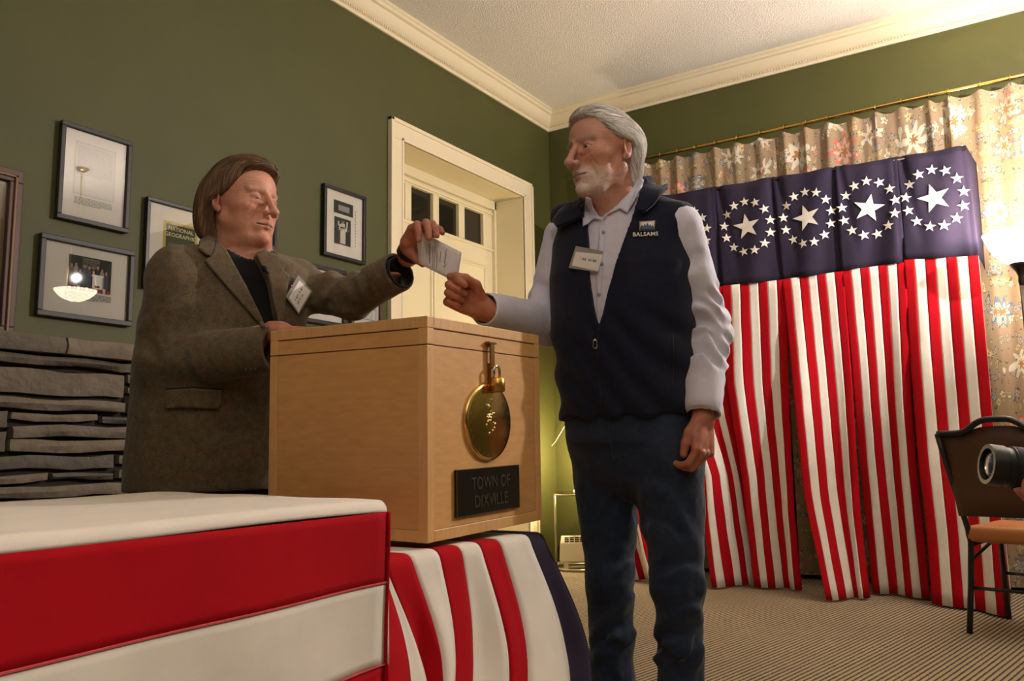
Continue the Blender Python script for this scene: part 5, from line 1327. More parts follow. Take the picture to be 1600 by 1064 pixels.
# shirt collar leaves, placket, buttons
sc7 = .29144
def c7(*pts): return [(840+x*sc7, 150+y*sc7) for x, y in pts]
patch('collar_leaf', b_cloth, c7((548, 432), (575, 460), (520, 560), (482, 628), (440, 605), (378, 632), (352, 668), (358, 640), (430, 585), (490, 520)), M_shirt, shB, off=.007, th=.003, step=2.5)
patch('collar_leaf', b_cloth, c7((258, 540), (285, 548), (300, 600), (345, 668), (305, 658), (262, 690), (244, 700), (246, 640)), M_shirt, shB, off=.007, th=.003, step=2.5)
patch('placket', b_shirt, [(938, 352), (947, 352), (941, 420), (937, 505), (933, 505), (931, 420)], M_shirt, shB, off=.002, th=.002, step=3)
M_btn = mat('shirt_button', srgb(150, 146, 160), .3)
for px, py in ((943, 363), (936, 460), (940, 412)):
    P = trace(b_shirt, [px], [py], 1.6, off=.005)[0]; MB().lathe([(0,.0015),(.0045,.0015),(.0052,0),(.0045,-.0015),(0,-.0015)], P, 12, M=rotframe(RH, ZU)).build('button', M_btn, shB, smooth=True)
# zip, pocket, logo
strip('zip', b_vest, [(935, 513), (933, 540), (936, 590), (941, 648)], .0022, mat('zip_black', srgb(14, 14, 20), .5), vsB, off=.0015)
P = trace(b_vest, [930], [537], 1.6, off=.005)[0]
MB().tube([P+ZU*.012, P+ZU*.006+RH*.004, P-ZU*.008+RH*.005, P-ZU*.013, P-ZU*.008-RH*.005, P+ZU*.006-RH*.004], .0014, 6, closed=True).build('zip_pull', M_steel, vsB, smooth=True)
strip('pocket_zip', b_vest, [(1051, 522), (1052, 560), (1050, 605)], .0018, mat('zip_black', srgb(14, 14, 20), .5), vsB, off=.001)
M_logo_w = mat('logo_white_thread', srgb(222, 216, 208), .7); M_logo_b = mat('logo_blue_thread', srgb(64, 84, 124), .7); M_logo_g = mat('logo_tan_thread', srgb(150, 128, 96), .7)
lg = patch('emblem', b_vest, [(999, 346), (1024, 344.5), (1022.5, 360), (998.5, 361)], M_logo_g, vsB, off=.0025, th=.0012, step=3); lg['label'] = 'stitched mountain emblem'
patch('emblem_sky', b_vest, [(1000.6, 347.4), (1022.6, 346), (1021.4, 357.5), (1000, 358.5)], M_logo_w, lg, off=.0040, th=.0008, step=3)
patch('emblem_mountains', b_vest, [(1000.2, 359.2), (1000.4, 355), (1003, 351.5), (1005, 354), (1007.4, 350), (1009.2, 353), (1011.6, 348.2), (1014, 353), (1016, 350.5), (1018, 354), (1019.6, 351.5), (1022, 355), (1021.9, 359)], M_logo_b, lg, off=.0052, th=.0008, step=2)
P0, P1, P2 = trace(b_vest, [1008.5, 993, 1024], [366, 366.6, 365.4], 1.6, off=.0045)
text_mesh('lettering', 'BALSAMS', .0142, P0, P2-P1, ZU, M_logo_w, vsB, .0005, weight=.0003, xs=1.05)
# ---- jeans and shoes
M_jeans = fabric('dark_blue_denim', (34, 46, 68), .85, 520, .4, .22, .15)
def b_jeans(p):
    d = smin(ell(p, (bHR+bHL)/2+ZU*.02, (.182, .132, .17), np.stack([tB.l, tB.f, ZU], 1)), tB.sdf(p, -.006, ztop=HEMZ+.06, zbot=.87), .05)
    for h_, k_, a_, s_ in ((bHR, bKR, bAR, 1), (bHL, bKL, bAL, -1)):
        sd_f = -FH*.8+RH*.3*s_
        d = smin(d, limb(p, [h_-ZU*.03, k_, a_-ZU*.02], [.100, .061, .058], folds=[(.009, .11, .20, .60, sd_f, 1.1), (.007, .085, .42, .86, -FH+RH*.5*s_, -.9), (.006, .09, .0, .25, RH*s_-FH*.4, 1.4)]), .028)
    return smax(d, .055-p[:, 2], .006)
lo_, hi_ = bounds([bHR, bHL, bAR, bAL], .2); lo_[2] = .03; hi_[2] = HEMZ+.09
V, Q = mesh_sdf(b_jeans, lo_, hi_, .005); N_ = vnormals(b_jeans, V); V = wrinkle(V, N_, .0065, 12, (1, 1, .8)); V = wrinkle(V, N_, .0022, 34)
jeB = np_mesh('jeans', [(V, Q, None)], M_jeans, pB); jeB['label'] = 'dark blue jeans'
strip('fly_seam', b_jeans, [(951, 655), (953, 690), (958, 720)], .0014, M_jeans, jeB, off=.001)
M_shoe = mat('black_shoe_leather', srgb(24, 20, 18), .35)
def shoe(root, A_, fdir, name='shoe', m_=None):
    a = np.array([A_[0], A_[1], 0.]); f = nrm([fdir[0], fdir[1], 0]); l = np.cross(ZU, f); R_ = np.stack([l, f, ZU], 1)
    def fs(p):
        q = (p-a)@R_; d = smin(ell(q, (0, -.03, .05), (.042, .06, .055)), ell(q, (0, .09, .03), (.048, .10, .042)), .03); d = smin(d, rc(q, (0, -.035, .06), (0, -.03, .11), .04, .042), .02); return smax(d, .004-q[:, 2], .004)
    V, Q = mesh_sdf(fs, a-np.array([.25, .25, .02]), a+np.array([.25, .25, .2]), .006); return np_mesh(name, [(V, Q, None)], m_ or M_shoe, root)
shoe(pB, bAR, facing(35)); shoe(pB, bAL, facing(10))
# ================================================================== brown-haired man (left)
A_R = frame_of(facing(-62)*math.cos(.06)-ZU*math.sin(.06)); A_C = dep(380, 317, 2.25); A_S = 1.0
A_H = dict(HEAD, jowl=.030, nose=1.0, nosew=1.12, slit=.0017, slitz=-.0034, bag=.008, chin=.022, brow=.0095, cheek=.002, dbl=.006, low=.93, jaw=.0)
tA = Torso([(386,398,2.27,.088,.078), (376,417,2.27,.150,.100), (366,444,2.27,.182,.125), (352,500,2.265,.194,.146), (346,560,2.26,.198,.158), (344,630,2.26,.202,.162), (340,700,2.26,.208,.162), (338,775,2.26,.214,.160)], -32)
aSR, aER, aWR = dep(272,432,2.12), dep(260,566,2.12), dep(437,519,2.03)
aCUR = dep(427,546,2.02)
aSL, aEL, aWL = dep(466,444,2.40), dep(550,466,2.30), dep(641,395,2.17)
aCUF = dep(629,421,2.18)
aNK = dep(380,398,2.27)
aHR, aHL = at_z(315, .80, 2.20), at_z(378, .80, 2.34); aKR, aKL = at_z(318, .46, 2.19), at_z(385, .46, 2.32); aAR, aAL = at_z(320, .09, 2.24), at_z(388, .09, 2.36)
A_HL = hand([(28, 58, 18), (24, 56, 18), (18, 50, 18), (8, 42, 18)], (.06, .02, -.03, -.10), [(.014, .022, -.012), (.012, .034, -.034), (.002, .042, -.056), (-.006, .050, -.074)])
A_HLp = hand_place(aWL, RH*.44-FH*.78+ZU*.44, ZU*.80+FH*.32-RH*.12, False)
A_HR = hand([(14, 10, 8), (12, 12, 8), (12, 12, 8), (14, 12, 8)], (.10, .02, -.05, -.13), [(.022, .020, -.006), (.044, .044, -.012), (.052, .070, -.016), (.052, .096, -.018)])
A_HRp = hand_place(aWR, RH*.95+FH*.10-ZU*.06, ZU+RH*.05, True)
def a_head(p): return head_sdf(((p-A_C)@A_R)/A_S, A_H)*A_S
def a_headneck(p):
    d = smin(a_head(p), rc(p, A_C-ZU*.05-A_R[:, 1]*.020, aNK-ZU*.03, .055, .066), .022)
    d = smin(d, rc(p, A_C-ZU*.085+A_R[:, 1]*.010, aNK+tA.f*.035-ZU*.03, .036, .036), .022)
    return smin(d, tA.sdf(p, -.015, ztop=tA.z1+.01), .04)
def a_body(p):
    d = a_headneck(p)
    for s_, e, w_ in ((aSL, aEL, aWL), (aSR, aER, aWR)): d = smin(d, limb(p, [s_, e, w_], [.048, .038, .029]), .03)
    for h_, k_, a_ in ((aHR, aKR, aAR), (aHL, aKL, aAL)): d = smin(d, limb(p, [h_, k_, a_], [.075, .052, .038]), .04)
    d = smin(d, hand_sdf(to_local(p, A_HLp), *A_HL), .012); return smin(d, hand_sdf(to_local(p, A_HRp), *A_HR), .012)
pA = thing('person', 'brown-haired person in brown tweed jacket over black shirt, holding out folded paper', 'person', tuple((aAR+aAL)/2*np.array([1, 1, 0])), 'people handling the paper')
COLA = dict(base=(198, 138, 113), lips=(150, 84, 74), brow=(170, 130, 104), hand=(188, 126, 102))
loA, hiA = bounds([aSL, aSR, aWL, aWR, aER, aAR, aAL, A_C], .2); loA[2] = .05; hiA[2] = aNK[2]+.02
bodyA = build_body(pA, a_headneck, a_body, A_R, A_C, A_S, A_H, aNK, COLA, [(A_HL, A_HLp), (A_HR, A_HRp)], loA, hiA)
bodyA['label'] = 'head, hands and body'
for sd_e in (1, -1): eye_obj(pA, A_R, A_C, sd_e, A_S, (0, .86, -.5))
def a_hairf(q):
    x = np.abs(q[:, 0]); qs = np.stack([x, q[:, 1], q[:, 2]], 1)
    d = ell(q, (0, -.006, .034), (.087, .101, .092)); d = smin(d, ell(q, (0, -.050, -.045), (.084, .060, .085)), .04)
    d = smin(d, ell(qs, (.066, -.052, -.03), (.028, .042, .082)), .025); d = smin(d, ell(q, (.0, .035, .080), (.062, .052, .036)), .02)
    yb = np.interp(q[:, 2], [-.16, -.10, -.05, -.03, -.012, .01, .03, .05, .07, .085, .12], [-.045, -.045, -.046, -.044, -.034, .010, .030, .042, .055, .078, .12])
    d = smax(d, (q[:, 1]-yb)*.8, .012); return smax(d, -.112-q[:, 2], .012)
def a_flow(q):
    s = np.sign(q[:, 0]-.03); sd = np.clip((np.abs(q[:, 0])-.02)/.05, 0, 1); top = np.clip((q[:, 2]-.05)/.05, 0, 1)
    return np.stack([s*.9*top*(1-.4*sd), -.75*top-.25, -1.2*sd*(1-top)-.5*(1-top)-.25*sd], 1)
HAIRA = [(122, 92, 64), (108, 80, 56), (138, 106, 76), (96, 70, 50), (88, 64, 46)]
build_hair('hair', a_hairf, a_flow, A_R, A_C, A_S, HAIRA, pA, 8500, 8, width=.0012, label='straight collar-length brown hair')
# ---- black shirt
M_blk = fabric('black_knit_shirt', (17, 16, 18), .9, 500, .2, .1, .3)
def a_shirt(p):
    d = tA.sdf(p, -.004, ztop=tA.z1+.012, zbot=.80, k=.02); return smax(d, -rc(p, aNK+ZU*.10+tA.f*.02, aNK+ZU*.004+tA.f*.03, .066, .064), .004)
V, Q = mesh_sdf(a_shirt, np.r_[tA.c.min(0)[:2]-.3, .78], np.r_[tA.c.max(0)[:2]+.3, aNK[2]+.06], .005); 
skA = np_mesh('shirt', [(V, Q, None)], M_blk, pA); skA['label'] = 'black shirt'
# ---- tweed jacket
def tweed():
    m = bpy.data.materials.new('brown_tweed'); m.use_nodes = True; nt = m.node_tree; N = nt.nodes; L = nt.links; b = N['Principled BSDF']
    b.inputs['Roughness'].default_value = .9; b.inputs['Sheen Weight'].default_value = .1; b.inputs['Specular IOR Level'].default_value = .2
    tc = N.new('ShaderNodeTexCoord')
    def wave(sc, rot, prof='SIN'):
        mp = N.new('ShaderNodeMapping'); mp.inputs['Rotation'].default_value = rot; L.new(tc.outputs['Object'], mp.inputs[0])
        w_ = N.new('ShaderNodeTexWave'); w_.bands_direction = 'X'; w_.inputs['Scale'].default_value = sc; w_.inputs['Distortion'].default_value = 1.5; L.new(mp.outputs[0], w_.inputs[0]); return w_.outputs['Fac']
    n = N.new('ShaderNodeTexNoise'); n.inputs['Scale'].default_value = 620; n.inputs['Detail'].default_value = 3; L.new(tc.outputs['Object'], n.inputs[0])
    n3 = N.new('ShaderNodeTexNoise'); n3.inputs['Scale'].default_value = 60; L.new(tc.outputs['Object'], n3.inputs[0])
    m2 = N.new('ShaderNodeMath'); m2.operation = 'MULTIPLY_ADD'; m2.inputs[1].default_value = .35; L.new(n3.outputs[0], m2.inputs[0]); L.new(n.outputs[0], m2.inputs[2])
    cr = N.new('ShaderNodeValToRGB'); e = cr.color_ramp.elements; e[0].position = .45; e[0].color = srgb(58, 49, 36); e[1].position = .9; e[1].color = srgb(122, 108, 84); L.new(m2.outputs[0], cr.inputs[0])
    # faint rust window-pane lines
    pl = wave(5.2, (0, 0, YAW)); mp2 = N.new('ShaderNodeMapping'); mp2.inputs['Rotation'].default_value = (0, math.pi/2, 0); L.new(tc.outputs['Object'], mp2.inputs[0])
    w2 = N.new('ShaderNodeTexWave'); w2.inputs['Scale'].default_value = 4.6; L.new(mp2.outputs[0], w2.inputs[0])
    mxm = N.new('ShaderNodeMath'); mxm.operation = 'MAXIMUM'; L.new(pl, mxm.inputs[0]); L.new(w2.outputs['Fac'], mxm.inputs[1])
    gt_ = N.new('ShaderNodeMapRange'); gt_.inputs[1].default_value = .93; gt_.inputs[2].default_value = 1.; gt_.inputs[4].default_value = .22; L.new(mxm.outputs[0], gt_.inputs[0])
    mx = N.new('ShaderNodeMix'); mx.data_type = 'RGBA'; L.new(gt_.outputs[0], mx.inputs[0]); L.new(cr.outputs[0], mx.inputs[6]); mx.inputs[7].default_value = srgb(112, 66, 44)
    L.new(mx.outputs[2], b.inputs['Base Color'])
    bp = N.new('ShaderNodeBump'); bp.inputs['Strength'].default_value = .3; bp.inputs['Distance'].default_value = .0015; L.new(m2.outputs[0], bp.inputs['Height']); L.new(bp.outputs[0], b.inputs['Normal'])
    return m
M_tweed = tweed()
J_open_px = [(330, 350), (336, 366), (353, 391), (384, 447), (415, 511), (436, 600), (440, 690), (470, 780), (480, 700), (452, 600), (437, 514), (419, 435), (400, 400), (408, 380), (400, 350)]
JZ = float(dep(340, 766, 2.2)[2])
aCF = nrm(aEL-aCUF)
def a_arms(p):
    d1 = limb(p, [aSR-ZU*.012, aER, aCUR], [.069, .068, .058], folds=[(.010, .085, .08, .36, -FH*.8+RH*.4, .9), (.007, .055, .12, .34, RH-FH*.4, -.8)])
    e_ = nrm(aER-aCUR); d1 = np.maximum(d1, -((p-aCUR)@e_+.006)); d1 = smax(d1, -rc(p, aCUR-e_*.08, aCUR+e_*.03, .046, .044), .004)
    d2 = limb(p, [aSL-ZU*.012, aEL, aCUF], [.062, .055, .052], folds=[(.009, .075, .05, .33, ZU*.5-FH*.7, .9), (.005, .06, .1, .36, -FH, -.6)])
    d2 = np.maximum(d2, -((p-aCUF)@aCF-.012)); d2 = smax(d2, -rc(p, aCUF-aCF*.06, aCUF+aCF*.06, .045, .043), .004)
    return d1, d2
def a_jacket0(p):
    d = tA.sdf(p, .020, ztop=tA.z1-.006, zbot=JZ, k=.03)
    d = smin(d, rc(p, aNK-ZU*.035, aSR+ZU*.020, .062, .060), .04); d = smin(d, rc(p, aNK-ZU*.035, aSL+ZU*.018, .060, .054), .035)
    d1, d2 = a_arms(p); d = smin(d, d2, .03); return smin(d, d1, .022)
_P = trace(lambda p: tA.sdf(p, .020), [q[0] for q in J_open_px], [q[1] for q in J_open_px], 1.6); _x, _y = tA.local(_P); J_open = np.stack([_x, _P[:, 2]], 1)
def a_jcollar(p):
    q = p-(aNK-tA.f*.014); h = q[:, 2]+.35*(q@tA.f); r = ln(q[:, :2]); d = np.abs(r-(.082-.12*np.clip(h, -.03, .05)))-.006; d = smax(d, np.abs(h-.004)-.036, .006)
    return smax(d, ((q@tA.f)/np.maximum(r, 1e-6)-.35)*.1, .006)
def a_jacket(p):
    x, y = tA.local(p); d1, d2 = a_arms(p)
    cut = np.maximum(poly_sd(x, p[:, 2], J_open), -(y+.0)); d = tA.sdf(p, .020, ztop=tA.z1-.006, zbot=JZ, k=.03)
    d = smin(d, rc(p, aNK-ZU*.035, aSR+ZU*.020, .062, .060), .04); d = smin(d, rc(p, aNK-ZU*.035, aSL+ZU*.018, .060, .054), .035)
    d = smax(d, -cut, .004); d = smax(d, -rc(p, aNK+ZU*.12, aNK-ZU*.005, .080, .074), .006)
    d = smin(d, a_jcollar(p), .008); d = smin(d, d2, .03); return smin(d, d1, .022)
lo_, hi_ = bounds([aSL, aSR, aER, aWR, aWL, aEL, aNK, tA.c[0]], .2); lo_[2] = JZ-.03; hi_[2] = aNK[2]+.09
V, Q = mesh_sdf(a_jacket, lo_, hi_, .0046); N_ = vnormals(a_jacket, V); V = wrinkle(V, N_, .0040, 11); V = wrinkle(V, N_, .0013, 34)
jkA = np_mesh('jacket', [(V, Q, None)], M_tweed, pA); jkA['label'] = 'brown tweed sports jacket'
def c3(*pts): return [(220+x*.3102, 230+y*.3102) for x, y in pts]
lapf = lambda p: np.minimum(a_jacket0(p), a_headneck(p))
patch('lapel', lapf, c3((374, 462), (430, 520), (530, 700), (634, 915), (612, 908), (470, 745), (318, 572), (350, 553), (375, 500)), M_tweed, jkA, off=.007, th=.004, step=3)
patch('collar', lapf, c3((345, 450), (374, 466), (371, 505), (350, 552), (330, 545), (290, 514), (292, 484), (315, 458)), M_tweed, jkA, off=.009, th=.005, step=3)
patch('lapel', lapf, c3((578, 545), (620, 520), (700, 555), (742, 590), (715, 620), (745, 650), (728, 760), (702, 915), (690, 890), (642, 660)), M_tweed, jkA, off=.007, th=.004, step=3)
def c2(*pts): return [(x*.3758, 480+y*.3758) for x, y in pts]
patch('pocket_flap', a_jacket, c2((688, 345), (800, 335), (922, 345), (918, 405), (905, 424), (800, 418), (686, 420)), M_tweed, jkA, off=.004, th=.006, step=4)
strip('welt_seam', a_jacket, c2((690, 340), (800, 333), (926, 342)), .0014, mat('seam_dark', srgb(40, 32, 26), .9), jkA, off=.001)
M_btn2 = mat('horn_button', srgb(58, 44, 34), .35)
for px, py in ((384, 578), (391, 577.5), (398, 577)):
    P = trace(a_jacket, [px], [py], 1.6, off=.003)[0]; MB().lathe([(0,.002),(.005,.002),(.006,0),(.005,-.002),(0,-.002)], P, 12, M=rotframe(RH, ZU)).build('cuff_button', M_btn2, jkA, smooth=True)
# dark shirt cuff peeping out of the raised sleeve
P = aCUF-ZU*.004+aCF*.006
MB().tube([P, P+aCF*.05], .0415, 20, cap=False).build('shirt_cuff', M_blk, skA, smooth=True, solid=.003)
# wrist band
wl_ = aWL-nrm(aEL-aWL)*.004; hx = A_HLp[0]
ring = [wl_+hx[:, 0]*.0315*math.cos(q)+hx[:, 2]*.0235*math.sin(q)+hx[:, 1]*.004*math.cos(q) for q in np.linspace(0, 2*math.pi, 28, endpoint=False)]
M_band = mat('black_rubber', srgb(16, 16, 18), .5)
V_ = []; nb = len(ring)
mbn = MB(); ax_ = hx[:, 1]; cen = wl_
for q in ring:
    o_ = nrm(q-cen); V_ += [q-ax_*.012, q-ax_*.012+o_*.006, q+ax_*.012+o_*.006, q+ax_*.012]
mbn.add(V_, [(4*i+k, 4*i+(k+1) % 4, 4*((i+1) % nb)+(k+1) % 4, 4*((i+1) % nb)+k) for i in range(nb) for k in range(4)])
wb = mbn.build('wrist_band', M_band, pA, smooth=False); wb['label'] = 'black rubber wrist band'
# lapel microphone
P = trace(lapf, c3((622, 612))[0][:1], c3((622, 612))[0][1:], 1.6, off=.012)[0]; P2 = trace(lapf, c3((645, 638))[0][:1], c3((645, 638))[0][1:], 1.6, off=.010)[0]
mic = thing('lapel_microphone', 'tiny black clip microphone on the tweed lapel', 'microphone', tuple(P)); M_mic = mat('black_foam', srgb(10, 10, 10), .9)
MB().lathe([(0,.008),(.005,.0065),(.0075,0),(.006,-.006),(0,-.008)], P, 14, M=rotframe(RH, -FH)).build('windscreen', M_mic, mic, smooth=True)
MB().tube([P, (P+P2)/2-FH*.004, P2], .003, 8).build('clip', M_mic, mic, smooth=True)
# ---- trousers, shoes
M_trs = fabric('black_trousers', (18, 18, 20), .85, 500, .2, .1, .2)
def a_trs(p):
    d = tA.sdf(p, .004, ztop=1.0, zbot=.72)
    for h_, k_, a_ in ((aHR, aKR, aAR), (aHL, aKL, aAL)): d = smin(d, limb(p, [h_-ZU*.03, k_, a_-ZU*.02], [.105, .075, .066], folds=[(.005, .05, .5, .85, -FH, .4)]), .03)
    return smax(d, .05-p[:, 2], .006)
lo_, hi_ = bounds([aHR, aHL, aAR, aAL], .25); lo_[2] = .03; hi_[2] = 1.02
V, Q = mesh_sdf(a_trs, lo_, hi_, .008); np_mesh('trousers', [(V, Q, None)], M_trs, pA)
shoe(pA, aAR, facing(-30)); shoe(pA, aAL, facing(-50))

# ------------------------------------------------------------------ name badges
def badge(f, quad, label, inner, marks, hold):
    V = trace(f, [q[0] for q in hold], [q[1] for q in hold], 1.6, off=.010); c = V.mean(0)
    t = thing('name_badge', label, 'badge', tuple(c))
    # best plane through the traced corners
    ex = nrm((V[1]-V[0])+(V[2]-V[3])); ey = nrm((V[0]-V[3])+(V[1]-V[2])); n_ = nrm(np.cross(ex, ey)); n_ = n_ if n_@(CAM-c) > 0 else -n_
    def pt(px, py, lift): d = ray(px, py); s_ = ((c+n_*lift-CAM)@n_)/(d@n_); return CAM+d*s_
    H4 = [pt(*q, 0) for q in hold]; Q4 = [pt(*q, .0022) for q in quad]
    MB().poly(H4, n_, .0018).build('holder', mat('clear_plastic_holder', srgb(150, 146, 140), .15, spec=.7), t)
    MB().poly(Q4, n_, .0006).build('card', mat('badge_card_white', srgb(226, 220, 214), .6), t)
    mb = MB()
    for (u0, v0, u1, v1) in marks:
        g = lambda u, v: (Q4[0]*(1-u)+Q4[1]*u)*(1-v)+(Q4[3]*(1-u)+Q4[2]*u)*v+n_*.0009
        mb.quad(g(u0, v0), g(u1, v0), g(u1, v1), g(u0, v1))
    mb.build('printing', mat('badge_ink', srgb(52, 50, 54), .7), t)
    cl = pt((hold[0][0]*.5+hold[1][0]*.5), (hold[0][1]*.5+hold[1][1]*.5)+1, .001)
    MB().lathe([(0,.003),(.003,.002),(.0035,-.002),(0,-.003)], cl, 10, M=rotframe(ex, ey)).build('clip', M_steel, t, smooth=True)
def marks_line(u0, u1, v, h, n, seed):
    rr = random.Random(seed); out = []; u = u0; s = (u1-u0)/n
    for k in range(n):
        if rr.random() < .14: u += s; continue
        w_ = s*.72; out += [(u, v-h*(.5 if rr.random() < .6 else .8), u+w_*.3, v+h*.5)]
        out += [(u+w_*.3, v+(h*.25 if rr.random() < .5 else -h*.5), u+w_, v+(h*.5 if rr.random() < .5 else -h*.22))] if rr.random() < .8 else []
        if rr.random() < .5: out += [(u+w_*.72, v-h*.45, u+w_, v+h*.5)]
        u += s
    return out
badge(lapf, [(451.6, 465), (467.7, 438), (485, 455), (466.3, 488)], 'white name badge tilted on the tweed jacket front', None, marks_line(.18, .84, .42, .13, 11, 3)+marks_line(.18, .72, .66, .12, 10, 4), [(446, 463), (465.5, 430), (487.5, 455), (466, 491)])
badge(lambda p: np.minimum(b_vest(p), b_shirt(p)), c7((205, 835), (350, 850), (325, 940), (184, 908)), 'white name badge hanging on the navy vest and pale shirt', None, marks_line(.24, .84, .44, .15, 14, 5), c7((206, 805), (352, 832), (327, 946), (168, 922)))

# ------------------------------------------------------------------ folded paper between the hands
pc_ = [dep(651, 358, 2.092), dep(720.5, 394, 2.075), dep(712, 441, 2.07), dep(655, 412, 2.092)]
pc_[2] = pc_[1]+(pc_[3]-pc_[0])*.92+(pc_[2]-pc_[1]-(pc_[3]-pc_[0])*.92)*.9
pn = nrm(np.cross(pc_[1]-pc_[0], pc_[3]-pc_[0])); pn = pn if pn@(CAM-pc_[0]) > 0 else -pn
pap = thing('folded_paper', 'white folded paper with handwriting held between the two people', 'paper', tuple(sum(pc_)/4))
M_pap = mat('white_paper', srgb(222, 216, 222), .75)
def pp_(u, v, l=0.): return (pc_[0]*(1-u)+pc_[1]*u)*(1-v)+(pc_[3]*(1-u)+pc_[2]*u)*v+pn*l
for nm, l0, sp_ in (('front_leaf', .0, 0.), ('back_leaf', -.004, -.006)):
    mbp = MB()
    mbp.grid(lambda u, v: pp_(u, v, l0+.004*math.sin(2*u+v)+sp_*u), np.linspace(0, 1, 12), np.linspace(0, 1, 8)); mbp.build(nm, M_pap, pap, smooth=True, solid=.0006)
mbp = MB().grid(lambda u, v: pp_(-.01*math.sin(math.pi*u), v, -.004*u+.004*math.sin(v)), np.linspace(0, 1, 5), np.linspace(0, 1, 8)); mbp.build('fold_spine', M_pap, pap, smooth=True, solid=.0006)
rr = random.Random(12); M_ink = mat('handwriting_ink', srgb(70, 66, 78), .7)
mbp = MB()
for k, (u, v0, v1, big) in enumerate(((.30, .22, .86, 1), (.38, .28, .96, .5), (.43, .22, .90, .5), (.48, .30, .92, .5), (.56, .30, .66, .6), (.68, .12, .74, 1.2))):
    pts = []; v = v0
    while v < v1:
        pts.append(pp_(u+rr.uniform(-.022, .022)*big, v, .0012+.004*math.sin(2*u+v))); v += .02
    mbp.tube(pts, .0005, 4)
mbp.build('handwriting', M_ink, pap)
# ------------------------------------------------------------------ photographer crouching at the right edge (mostly outside the photo)
M_cam = mat('camera_black', srgb(18, 18, 19), .42); M_rub = mat('lens_rubber', srgb(12, 12, 13), .7, bump=(300, .3, .001))
l0 = dep(1541, 725, 1.80); l1 = dep(1640, 739, 1.785); lx = nrm(l1-l0)
LM = rotframe(np.cross(ZU, lx), np.cross(lx, np.cross(ZU, lx))); LM = np.stack([LM[:, 0], LM[:, 1], lx], 1)
cm = thing('camera', 'black camera with large zoom lens poking in at the right edge', 'camera', tuple(l0))
MB().lathe([(.034,.0),(.0425,.0),(.0435,.006),(.0435,.030),(.041,.033),(.041,.044),(.0445,.047),(.0445,.085),(.042,.089),(.042,.10),(.040,.13),(.036,.135),(0,.135)], l0, 36, M=LM).build('lens_barrel', M_cam, cm, auto=35)
MB().lathe([(.0452,.050),(.0458,.053),(.0458,.080),(.0452,.083)], l0, 36, M=LM).build('zoom_ring', M_rub, cm, smooth=True)
MB().lathe([(.034,.0),(.033,.008),(.031,.012)], l0, 36, M=LM).build('lens_rim', M_rub, cm, smooth=True)
M_lens = mat('coated_lens_glass', srgb(40, 44, 110), .04, spec=1., coat=1.)
MB().lathe([(.0315,.010),(.027,.006),(.018,.003),(.009,.0015),(0,.001)], l0, 30, M=LM).build('front_glass', M_lens, cm, smooth=True)
cb = l0+lx*.135
CMx = (np.stack([LM[:, 0], lx, LM[:, 1]], 1), cb)
MB().box((-.075, 0, -.055), (.07, .045, .045), M=CMx).build('camera_body', M_cam, cm, bevel=.01, seg=3)
MB().box((-.03, .0, .045), (.03, .05, .075), M=CMx).build('viewfinder', M_cam, cm, bevel=.008, seg=3)
# the person: kneeling, eye at the finder
gd = -lx; gd = nrm([gd[0], gd[1], 0]); gl = np.cross(ZU, gd)
C_C = cb+lx*.175-ZU*.045; C_C = C_C+gl*0; C_R = frame_of(gd)
cNK = C_C-ZU*.16-gd*.07; cCH = cNK-ZU*.20-gd*.10; cPL = np.array([C_C[0], C_C[1], .34])-gd*.32
cSL, cSR = cNK-ZU*.05+gl*.18, cNK-ZU*.05-gl*.18
hl = l0+lx*.115-ZU*.062
cWL = hl+lx*.055-ZU*.035+gl*.03; cEL = cSL-ZU*.22-gd*.02+gl*.02; cWR = cb+lx*.05-LM[:, 0]*.0-gl*.10-ZU*.03; cER = cSR-ZU*.20-gd*.02-gl*.06
C_HL = hand([(30, 40, 20), (30, 42, 20), (32, 42, 20), (34, 40, 20)], (.05, .0, -.04, -.08), [(.020, .020, .0), (.040, .042, .004), (.046, .066, .008), (.044, .086, .010)])
C_HLp = hand_place(cWL, gd*.86+ZU*.38-gl*.18, -ZU*.86+gd*.45, False)
kR, kL = cPL-gl*.14+gd*.26+ZU*.10, cPL+gl*.13+gd*.18-ZU*.27
fRt, fLt = np.array([kR[0], kR[1], .09]), np.array([cPL[0]+gl[0]*.13-gd[0]*.22, cPL[1]+gl[1]*.13-gd[1]*.22, .07])
C_H = dict(HEAD)
def c_hn(p):
    d = head_sdf(((p-C_C)@C_R), C_H); return smin(d, rc(p, C_C-ZU*.05-gd*.02, cNK-ZU*.02, .055, .06), .025)
def c_body(p):
    d = smin(c_hn(p), rc(p, cCH, cPL, .12, .12), .05); d = smin(d, rc(p, cSL, cSR, .05, .05), .05)
    d = smin(d, limb(p, [cSL, cEL, cWL], [.046, .036, .026]), .03); d = smin(d, limb(p, [cSR, cER, cWR], [.046, .036, .026]), .03)
    d = smin(d, hand_sdf(to_local(p, C_HLp), *C_HL), .012); d = smin(d, ell(p, cWR+gl*.04, (.05, .05, .04)), .02)
    d = smin(d, limb(p, [cPL-gl*.09, kR, fRt], [.07, .05, .038]), .04); return smin(d, limb(p, [cPL+gl*.09, kL, fLt], [.07, .05, .038]), .04)
pC = thing('person', 'photographer beyond the right edge, only a hand seen under the lens', 'person', (float(cPL[0]), float(cPL[1]), 0))
lo_, hi_ = bounds([C_C, cSL, cSR, cEL, cER, cWL, cWR, kR, kL, fRt, fLt, hl], .16); lo_[2] = .02
chC = []
V, Q = mesh_sdf(lambda p: np.maximum(c_hn(p), cNK[2]-.0-p[:, 2]), C_C-.17, C_C+.17, .004); chC.append((V, Q, head_color((V-C_C)@C_R, C_H, (196, 142, 118), (150, 86, 76), (60, 44, 34))))
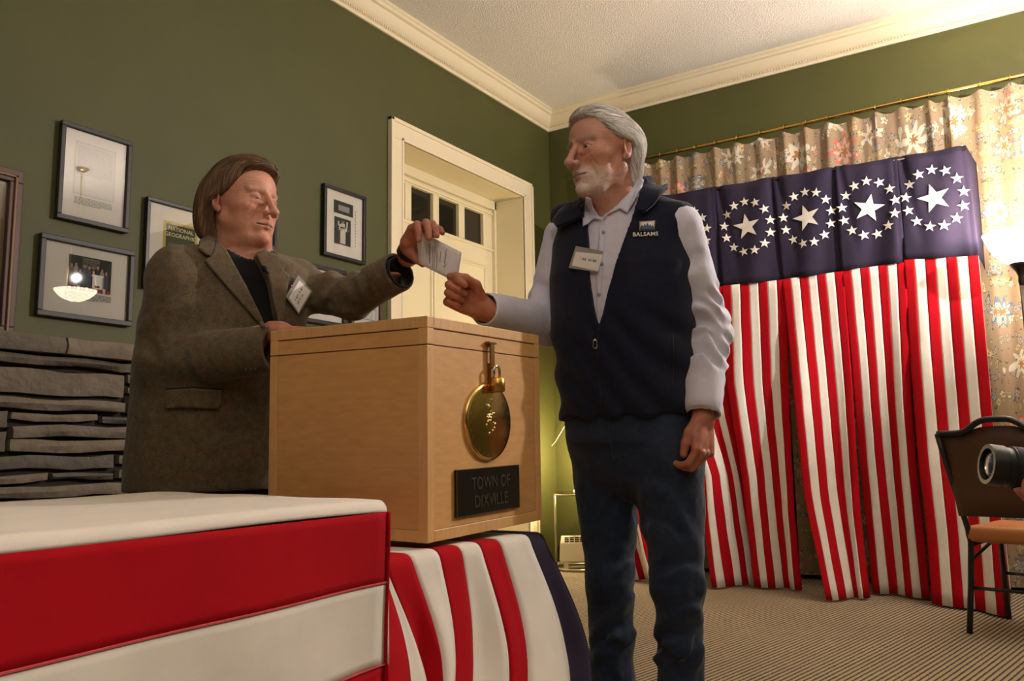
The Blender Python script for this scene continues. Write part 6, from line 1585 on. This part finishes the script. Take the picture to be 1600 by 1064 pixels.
V, Q = mesh_sdf(lambda p: hand_sdf(to_local(p, C_HLp), *C_HL), cWL-.16, cWL+.16, .0026); chC.append((V, Q, hand_color(to_local(V, C_HLp), (200, 138, 112))))
def c_rest(p):
    d = np.maximum(c_body(p), p[:, 2]-cNK[2]-.002); return np.maximum(d, np.minimum(to_local(p, C_HLp)[:, 1]+.01, .2-ln(p-C_HLp[1])))
V, Q = mesh_sdf(c_rest, lo_, hi_, .011, B=5); chC.append((V, Q, np.tile(np.array(srgb(196, 142, 118)[:3]), (len(V), 1))))
np_mesh('body', chC, M_skin, pC)
M_fleece = fabric('charcoal_fleece', (40, 40, 44), .9, 300, .3, .1)
def c_top(p):
    d = smin(rc(p, cCH-ZU*.02, cPL+ZU*.02, .145, .135), rc(p, cSL, cSR, .065, .065), .06)
    d = smin(d, limb(p, [cSL, cEL, cWL-nrm(cWL-cEL)*.05], [.062, .052, .042]), .04); d = smin(d, limb(p, [cSR, cER, cWR-nrm(cWR-cER)*.05], [.062, .052, .042]), .04)
    return smin(d, rc(p, cNK-ZU*.03, cCH, .07, .12), .04)
V, Q = mesh_sdf(c_top, lo_, hi_, .009, B=5); np_mesh('sweater', [(V, Q, None)], M_fleece, pC)
def c_trs(p):
    d = rc(p, cPL-gl*.06, cPL+gl*.06, .135, .135); d = smin(d, limb(p, [cPL-gl*.09, kR, fRt], [.095, .072, .058]), .05); return smin(d, limb(p, [cPL+gl*.09, kL, fLt], [.095, .072, .058]), .05)
V, Q = mesh_sdf(c_trs, lo_, hi_, .010, B=5); np_mesh('trousers', [(V, Q, None)], M_trs, pC)
shoe(pC, fRt, gd); shoe(pC, fLt-gd*.04, gd)
def c_hair(q):
    d = ell(q, (0, -.016, .036), (.083, .106, .088)); yb = np.interp(q[:, 2], [-.14, -.03, .0, .03, .055, .08, .12], [-.05, -.04, -.01, .03, .045, .06, .1]); return smax(d, (q[:, 1]-yb)*.8, .01)
V, Q = mesh_sdf(c_hair, np.array([-.13, -.15, -.15]), np.array([.13, .15, .15]), .004); V = V+vnormals(c_hair, V)*(.002*gnoise(V*np.array([150, 40, 60])))[:, None]
np_mesh('hair', [(V@C_R.T+C_C, Q, np.tile(np.array(srgb(50, 38, 30)[:3]), (len(V), 1)))], M_hair, pC)
